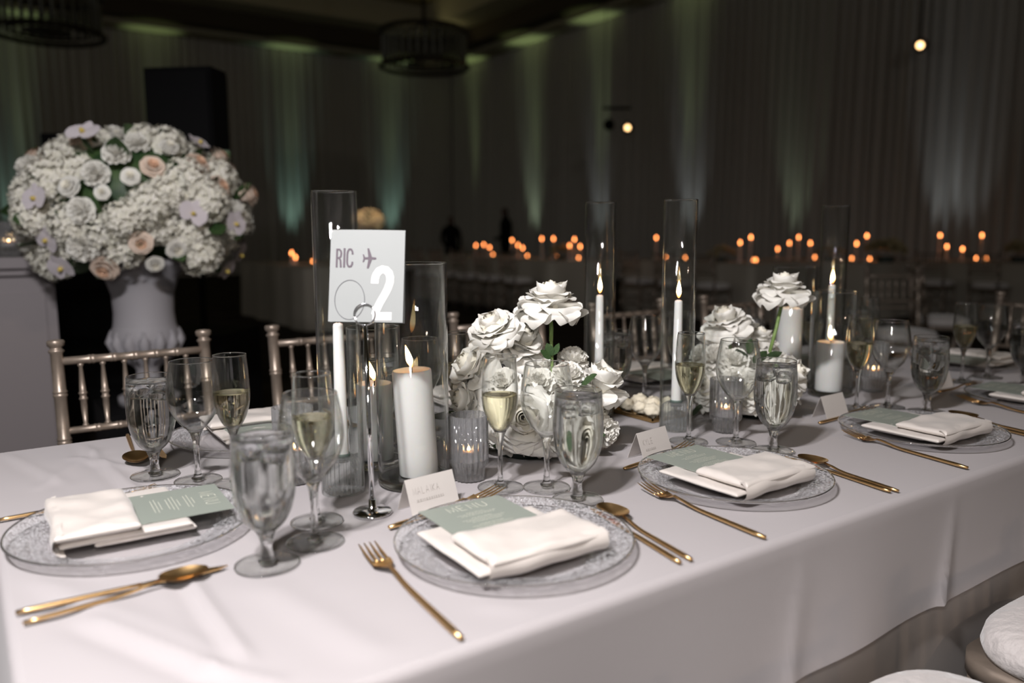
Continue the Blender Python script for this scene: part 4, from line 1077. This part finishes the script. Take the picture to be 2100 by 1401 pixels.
arrangement('low bowl of large white roses with one tall rose beside the big vase', (0.915, 1.275), [
    ('open', 1128, 618, D1, (0.05, 1, 0.16), 0.062), ('rose', 1012, 672, D1-0.03, (-0.35, 0.85, 0.55), 0.054), ('open', 1065, 700, D1+0.02, (0.45, 0.8, 0.55), 0.060),
    ('rose', 968, 752, D1-0.02, (-0.7, 0.5, 0.5), 0.058), ('rose', 1075, 858, D1-0.13, (-0.05, 0.15, 1), 0.064), ('rose', 1150, 880, D1-0.11, (0.35, -0.1, 0.9), 0.056),
    ('bud', 1232, 785, D1-0.02, (0.25, 0.9, 0.3), 0.052), ('rose', 1000, 850, D1-0.04, (-0.8, -0.1, 0.6), 0.060), ('rose', 1215, 850, D1, (0.8, 0.05, 0.5), 0.050),
    ('rose', 1040, 882, D1-0.08, (-0.35, -0.15, 0.9), 0.050), ('rose', 1112, 885, D1-0.10, (0.1, -0.15, 0.95), 0.048), ('rose', 960, 820, D1-0.02, (-0.9, 0.1, 0.5), 0.055), ('carn', 1165, 775, D1-0.04, (0.3, 0.8, 0.5), 0.036), ('carn', 1175, 740, D1+0.05, (0.2, 0.9, 0.3), 0.034), ('carn', 1105, 790, D1-0.08, (-0.1, 0.6, 0.8), 0.036), ('carn', 1035, 790, D1-0.06, (-0.4, 0.5, 0.8), 0.036),
    ('carn', 1240, 885, D1-0.02, (0.7, -0.2, 0.7), 0.032), ('carn', 1015, 885, D1-0.05, (-0.5, -0.1, 0.8), 0.034), ('carn', 1110, 760, D1+0.03, (0, 1, 0.3), 0.034), ('rose', 1100, 780, D1+0.10, (0.1, 1, -0.2), 0.05)],
    [(1128, 630, D1, 1132, 850, D1, 0.0033), (1128, 648, D1, 1130, 700, D1, 0.0040), (1232, 800, D1, 1200, 890, D1, 0.003)],
    [(1130, 735, D1-0.01, (-0.8, 0.5, 0.4), 0.03), (1132, 730, D1-0.01, (-0.4, 0.9, 0.3), 0.028), (1135, 728, D1-0.01, (0.35, 0.9, 0.2), 0.026), (1185, 790, D1-0.05, (0.6, 0.5, 0.6), 0.05), (1095, 810, D1-0.09, (-0.3, 0.3, 1), 0.05), (1050, 912, D1-0.08, (-0.6, 0.0, 0.7), 0.05), (1195, 890, D1-0.06, (0.8, 0.0, 0.5), 0.05), (940, 850, D1, (-0.8, 0.1, 0.5), 0.06)])
D2 = 1.90
arrangement('low bowl of white roses with a long-stemmed rose beside the short pillar candle', (1.555, 1.235), [
    ('open', 1607, 592, D2, (0.05, 1, 0.18), 0.058), ('open', 1488, 660, D2+0.02, (-0.25, 0.95, 0.3), 0.058), ('open', 1618, 768, D2-0.04, (0.7, 0.45, 0.65), 0.058), ('rose', 1455, 792, D2-0.02, (-0.7, 0.25, 0.7), 0.058),
    ('rose', 1555, 695, D2+0.08, (0.2, 0.9, 0.2), 0.05), ('rose', 1540, 800, D2-0.10, (0.0, 0.25, 1), 0.052), ('rose', 1600, 805, D2-0.05, (0.6, 0.0, 0.7), 0.048),
    ('carn', 1470, 735, D2-0.02, (-0.3, 0.8, 0.5), 0.038), ('carn', 1505, 745, D2-0.06, (0, 0.7, 0.7), 0.038), ('carn', 1440, 730, D2+0.04, (-0.6, 0.7, 0.3), 0.032), ('carn', 1560, 745, D2-0.02, (0.2, 0.9, 0.4), 0.036), ('carn', 1510, 785, D2-0.09, (-0.2, 0.4, 0.9), 0.036)],
    [(1606, 610, D2, 1575, 735, D2-0.01, 0.0042), (1575, 735, D2-0.01, 1560, 790, D2, 0.0036), (1490, 672, D2+0.02, 1500, 760, D2, 0.006)],
    [(1530, 735, D2-0.06, (-0.6, 0.6, 0.6), 0.045), (1545, 745, D2-0.06, (0.5, 0.6, 0.7), 0.045), (1535, 725, D2-0.02, (0.1, 0.9, 0.5), 0.04), (1570, 735, D2-0.04, (0.8, 0.3, 0.6), 0.04), (1480, 690, D2+0.01, (0.2, -0.8, 0.5), 0.03), (1440, 835, D2-0.03, (-0.6, -0.3, 0.7), 0.05)], 0.07)

# ------------------------------------------------------------------ chairs
def bamboo(b, p0, p1, r, nodes_at, n=10, tip=False):
    """a turned rod with ring pairs"""
    p0 = Vector(p0); p1 = Vector(p1); pts = []; rad = []
    L = (p1-p0).length
    marks = sorted(nodes_at); zs = [0.0]
    for m_ in marks: zs += [m_-0.010/L, m_-0.006/L, m_-0.002/L, m_, m_+0.002/L, m_+0.006/L, m_+0.010/L]
    zs.append(1.0)
    for i, z in enumerate(zs):
        pts.append(p0.lerp(p1, min(1, max(0, z))))
        k = (i-1) % 7 if 0 < i < len(zs)-1 else 0
        rad.append(r*(1.0 if k in (0, 6) or i in (0, len(zs)-1) else (1.16 if k in (1, 5) else (1.16 if k in (2, 4) else 0.98))))
    if tip:
        d = (p1-p0).normalized()
        for h, q in ((0.004, 1.25), (0.008, 1.25), (0.011, 0.95), (0.016, 1.0), (0.020, 1.35), (0.030, 1.42), (0.034, 1.2), (0.036, 0.4)):
            pts.append(p1+d*h); rad.append(r*q)
    b.tube(pts, rad, n)
def spindle(b, p0, p1, r):
    p0 = Vector(p0); p1 = Vector(p1); Q = [(0, .7), (.04, 1.0), (.05, 1.25), (.07, 1.25), (.08, .8), (.30, 1.25), (.42, 1.35), (.43, 1.7), (.45, 1.7), (.46, 1.3), (.50, 1.4), (.51, 1.7), (.53, 1.7), (.54, 1.35), (.66, 1.2), (.90, .75), (.92, 1.2), (.94, 1.2), (.95, .9), (1, .7)]
    b.tube([p0.lerp(p1, q) for q, _ in Q], [r*s for _, s in Q], 8)
def chair():
    """faces +y; origin on the floor under the seat centre"""
    t = thing('chiavari_chair', 'x', 'chair')
    hw = 0.178; rec = 0.055
    for s in (-1, 1):
        b = MB(); bamboo(b, (s*hw, -0.19, 0.0), (s*hw, -0.19, 0.44), 0.0150, (0.35, 0.7, 0.95)); bamboo(b, (s*hw, -0.19, 0.44), (s*hw, -0.19-rec, 0.895), 0.0150, (0.25, 0.52, 0.78), 10, True)
        b.build('back_post', 'chair', t)
        b = MB(); bamboo(b, (s*0.160, 0.125, 0.0), (s*0.160, 0.125, 0.43), 0.0145, (0.3, 0.6, 0.92)); b.build('front_leg', 'chair', t)
        for z in (0.15, 0.26):
            b = MB(); bamboo(b, (s*0.182, -0.19, z), (s*0.160, 0.125, z), 0.008, (0.33, 0.66), 8); b.build('stretcher', 'chair', t)
    for y, z in ((0.125, 0.20), (0.125, 0.30), (-0.19, 0.22)):
        b = MB(); bamboo(b, (-0.182, y, z), (0.182, y, z), 0.008, (0.33, 0.66), 8); b.build('stretcher', 'chair', t)
    yb = lambda z: -0.19-rec*(z-0.44)/0.455
    for z, r in ((0.875, 0.0105), (0.700, 0.0090), (0.655, 0.0090)):
        b = MB(); bamboo(b, (-hw, yb(z), z), (hw, yb(z), z), r, [k/7+1/14 for k in range(1, 6)] if z > .66 else (.3, .7), 8); b.build('back_rail', 'chair', t)
    for k in range(6):
        x = -hw+2*hw*(k+1)/7
        b = MB(); spindle(b, (x, yb(0.70), 0.70), (x, yb(0.875), 0.875), 0.0062); b.build('spindle', 'chair', t)
    MB().add(*rounded_slab(0.195, 0.175, 0.07, 0.43, 0.462)).build('seat_frame', 'chair', t)
    cushion_mesh().build('cushion', 'cushion', t)
    return t
def rounded_slab(hx, hy, r, z0, z1, n=6):
    pts = []
    for cx_, cy_, a0_ in ((hx-r, hy-r, 0), (-hx+r, hy-r, PI/2), (-hx+r, -hy+r, PI), (hx-r, -hy+r, 1.5*PI)):
        for i in range(n+1): a_ = a0_+PI/2*i/n; pts.append((cx_+r*math.cos(a_), cy_+r*math.sin(a_)))
    m_ = len(pts); v = [(x, y, z0) for x, y in pts]+[(x, y, z1) for x, y in pts]
    v = [(x, y-0.02, z) for x, y, z in v]
    return v, [tuple(range(m_-1, -1, -1)), tuple(range(m_, 2*m_))]+[(i, (i+1) % m_, m_+(i+1) % m_, m_+i) for i in range(m_)]
def cushion_mesh():
    b = MB(); ring = []
    prof = [(0.90, 0.461), (1.0, 0.466), (1.03, 0.484), (1.0, 0.506), (0.93, 0.518), (0.75, 0.527), (0.5, 0.531), (0.25, 0.533), (0.02, 0.534)]
    n = 48
    def sq(a, k):
        c_, s_ = math.cos(a), math.sin(a); e = 0.62
        return (0.192*k*math.copysign(abs(c_)**e, c_), -0.02+0.168*k*math.copysign(abs(s_)**e, s_))
    v = [(*sq(2*PI*i/n, k), z) for k, z in prof for i in range(n)]
    f = [(j*n+i, j*n+(i+1) % n, (j+1)*n+(i+1) % n, (j+1)*n+i) for j in range(len(prof)-1) for i in range(n)]
    return b.add(v, f)
CHR = Proto(chair)
for x, ph, y in ((0.368, 'before the big urn of flowers', 2.045), (0.915, 'behind the number card', 2.045), (1.52, 'behind the first rose bowl', 2.05), (2.12, 'behind the gold tray', 2.05), (2.72, 'behind the second rose bowl', 2.05)):
    CHR((x, y, 0), PI, 'champagne gold slat-back banquet chair across the table '+ph, 'chairs on the far side of the table')
CHR((3.46, 1.49, 0), PI/2, 'champagne gold slat-back chair pulled back from the far end of the table', None)
CHR((1.05, 0.495, 0), 0, 'gold banquet chair whose smooth ivory cushion meets the tablecloth before the gold tray', 'chairs on the near side')
CHR((1.57, 0.500, 0), 0, 'gold banquet chair with ivory cushion at the place before the short pillar candle', 'chairs on the near side')
CHR((5.25, 2.95, 0), PI*0.8, 'gold slat-back chair turned sideways in the dark beyond the table end', None)
CHR((6.35, 3.25, 0), PI*1.25, 'gold slat-back chair in the dark farther beyond the table end', None)

# ------------------------------------------------------------------ distant tables with candles, flowers, chairs
def far_table(cx_, cy_, lx, ly, label, seed):
    t = thing('banquet_table', label, 'table', (cx_, cy_, 0))
    hx, hy = lx/2, ly/2; pts = []; n_ = []
    per_ = []
    N = 160
    for i in range(N):
        a_ = i/N*2*(lx+ly)
        if a_ < lx: p = (-hx+a_, -hy, 0, -1)
        elif a_ < lx+ly: p = (hx, -hy+a_-lx, 1, 0)
        elif a_ < 2*lx+ly: p = (hx-(a_-lx-ly), hy, 0, 1)
        else: p = (-hx, hy-(a_-2*lx-ly), -1, 0)
        per_.append((p, a_))
    v = []
    for z, k in ((0.76, 0), (0.75, 0.3), (0.4, 0.7), (0.005, 1.1)):
        for p, a_ in per_:
            o_ = 0.01+k*(0.03+0.025*math.sin(a_*9+seed)); v.append((p[0]+p[2]*o_, p[1]+p[3]*o_, z))
    f = [(r*N+i, (r+1)*N+i, (r+1)*N+(i+1) % N, r*N+(i+1) % N) for r in range(3) for i in range(N)]; f.append(tuple(range(N)))
    MB().add(v, f).build('tablecloth', 'far_cloth', t)
    return t
def far_candle(loc, h, label, group):
    t = thing('candle', label, 'candle', loc)
    MB().lathe([(0.0, 0.0), (0.03, 0.0), (0.03, 0.02), (0.011, 0.024), (0.009, h), (0.0, h)], 8, cap=False).build('wax_body', 'wax', t)
    flame(t, (0, 0, h), 0.055, 0.013, far=True)
    return t
def far_votive():
    t = thing('votive', 'x', 'candle')
    MB().lathe([(0.0, 0.0), (0.035, 0.0), (0.035, 0.09), (0.031, 0.09), (0.031, 0.012), (0.0, 0.012)], 12, cap=False).build('glass_cup', 'tube', t)
    flame(t, (0, 0, 0.014), 0.045, 0.012, far=True)
    return t
FV = Proto(far_votive)
FB = ruffle_mesh('bloom', 'far_bloom', 5, 60)
def far_flowers(loc, s, label, group, seed):
    t = thing('flower_bowl', label, 'flower arrangement', loc); rnd = random.Random(seed)
    MB().lathe([(0.0, 0.0), (0.09*s, 0.0), (0.12*s, 0.07*s), (0.0, 0.07*s)], 14, cap=False).build('bowl', 'bowl', t)
    for k in range(11):
        a_ = k*2.4; r_ = rnd.uniform(0.03, 0.24)*s
        p = Vector((r_*math.cos(a_), r_*math.sin(a_), (0.10+0.11*(1-(r_/(0.26*s))**2)+rnd.uniform(0, 0.04))*s))
        put(FB, 'bloom', t, p, (p.x, p.y, 0.2), rnd.uniform(0.06, 0.085)*s)
    return t
TBL = []
def put_table(x, y, lx, ly, label, seed):
    far_table(x, y, lx, ly, label, seed); TBL.append((x, y, lx, ly))
put_table(7.6, 11.25, 1.2, 4.1, 'long pale-clothed banquet table near the corner with low glowing candles', 1)
put_table(8.85, 7.9, 1.1, 2.4, 'pale-clothed banquet table with orange candles before the side drapes', 2)
put_table(10.4, 7.1, 1.2, 2.0, 'pale-clothed banquet table with a cluster of cream flowers', 3)
put_table(11.75, 5.45, 1.2, 1.6, 'pale-clothed banquet table glowing with candles beyond the table-end chairs', 4)
put_table(4.03, 10.65, 1.2, 2.6, 'dim banquet table behind the tall tube over the taper', 5)
# candle flames: photo position gives direction, each stands on the table below it
def on_table(px, py, k):
    cx_, cy_, lx, ly = TBL[k]
    d = ray(px, py); d2 = Vector((d.x, d.y)); best = None
    # where the sight line passes closest to the table's long axis
    q = (cx_/d.x) if abs(d.x) > abs(d.y)*0.6 else (cy_/d.y)
    p = CAM+d*q
    p.x = min(max(p.x, cx_-lx/2+0.08), cx_+lx/2-0.08); p.y = min(max(p.y, cy_-ly/2+0.08), cy_+ly/2-0.08)
    return p
TPH = ['the long table near the room corner', 'the table before the side drapes', 'the table with the cream flower mound', 'the table beyond the end chairs', 'the dim table behind the tall tube']
FC = [(0, 976, 503), (0, 992, 501), (0, 1004, 507), (0, 1050, 492), (0, 1062, 502), (0, 1072, 508), (0, 1111, 489), (0, 1135, 489), (0, 1178, 490), (0, 1168, 503), (0, 1190, 505), (1, 1346, 487), (1, 1518, 497), (1, 1540, 486),
      (2, 1595, 510), (2, 1619, 498), (2, 1638, 486), (2, 1662, 498), (2, 1757, 499), (2, 1778, 483), (3, 1912, 482), (3, 1942, 505), (3, 1974, 510), (3, 2014, 482), (4, 598, 518), (4, 606, 527)]
for k, px, py in FC:
    p = on_table(px, py, k); h = max(0.05, p.z-TZ-0.03)
    far_candle((p.x, p.y, TZ), h, 'slim lit candle glowing orange on '+TPH[k], 'candles'); 
FVP = [(0, 990, 520), (0, 1060, 518), (0, 1120, 521), (0, 1165, 518), (1, 1345, 522), (1, 1385, 518), (1, 1525, 518), (1, 1530, 520), (2, 1652, 522), (2, 1728, 522), (2, 1765, 522), (2, 1782, 521), (3, 1985, 518), (3, 2005, 522), (4, 615, 533)]
for k, px, py in FVP:
    p = on_table(px+9, py, k); FV((p.x+0.12, p.y, TZ), 0, 'small votive glass glowing on '+TPH[k], 'far votives')
for o in bpy.data.objects:
    if o.name.startswith('candle') and o.get('category') == 'candle': o['group'] = 'far table candles'
for i, (k, px, s) in enumerate(((2, 1840, 1.1), (1, 1480, 0.8), (3, 2090, 1.0), (0, 1150, 0.8), (2, 1700, 0.8))):
    p = on_table(px, 515, k)
    lb = ['mound of cream flowers on the table with the flower cluster', 'low cream flowers on the table before the side drapes', 'cream flowers on the table beyond the end chairs', 'low cream flowers on the table near the corner', 'small cream posy beside the flower mound'][i]
    far_flowers((p.x, p.y, TZ), s, lb, None, i)
# chairs drawn up to the distant tables
for k, (cx_, cy_, lx, ly) in enumerate(TBL[:4]):
    if k == 2: continue
    for s in range(int(ly/0.75)):
        CHR((cx_-lx/2-0.30, cy_-ly/2+0.36+s*0.68, 0), -PI/2, 'gold slat-back chair drawn up to '+TPH[k], 'chairs at the far tables')

# two people in dark clothes standing by the back drapes
def person(loc, rz_, label, h=1.68):
    V = [(0, 0, .92), (0, 0.0, 1.10), (0, -.01, 1.30), (0, 0, 1.42), (0, .01, 1.50), (0, .02, 1.60), (0, .02, 1.70),
         (-.09, 0, .88), (-.10, .01, .48), (-.10, -.01, .08), (-.10, .12, .03), (.09, 0, .88), (.10, .02, .48), (.10, -.01, .08), (.11, .12, .03),
         (-.17, 0, 1.38), (-.22, -.02, 1.12), (-.20, .06, .90), (-.19, .09, .82), (.17, 0, 1.38), (.23, .0, 1.13), (.14, .18, 1.02), (.06, .24, 1.05)]
    E_ = [(0, 1), (1, 2), (2, 3), (3, 4), (4, 5), (5, 6), (0, 7), (7, 8), (8, 9), (9, 10), (0, 11), (11, 12), (12, 13), (13, 14), (3, 15), (15, 16), (16, 17), (17, 18), (3, 19), (19, 20), (20, 21), (21, 22)]
    Rr = [.13, .13, .15, .10, .055, .085, .07, .09, .065, .045, .04, .09, .065, .045, .04, .06, .045, .035, .03, .06, .045, .035, .03]
    me = bpy.data.meshes.new('person'); s = h/1.75
    me.from_pydata([(x*s, y*s, z*s) for x, y, z in V], E_, []); o = bpy.data.objects.new('person', me); COL.objects.link(o)
    md = o.modifiers.new('skin', 'SKIN'); 
    for i, r_ in enumerate(Rr): me.skin_vertices[0].data[i].radius = (r_*s*(1.15 if i < 4 else 1), r_*s)
    me.skin_vertices[0].data[0].use_root = True
    o.modifiers.new('sub', 'SUBSURF').levels = 1
    dg = bpy.context.evaluated_depsgraph_get(); me2 = bpy.data.meshes.new_from_object(o.evaluated_get(dg)); bpy.data.objects.remove(o)
    me2.materials.clear(); me2.materials.append(M['suit']); me2.materials.append(M['skin'])
    for p in me2.polygons:
        z = p.center.z/s
        if z > 1.50 and p.center.y > 0.0: p.material_index = 1
    me2.shade_smooth(); o = link('person', me2); o.location = loc; o.rotation_euler = (0, 0, rz_)
    return tag(o, label, 'person')
p = dep(1037, 475, 17); person((p.x, p.y, 0), 1.2, 'person in dark clothes standing side-on before the pale back drapes', 1.74)
p = dep(925, 475, 17); person((p.x, p.y, 0), 2.6, 'shorter person in dark clothes standing near the room corner', 1.56)
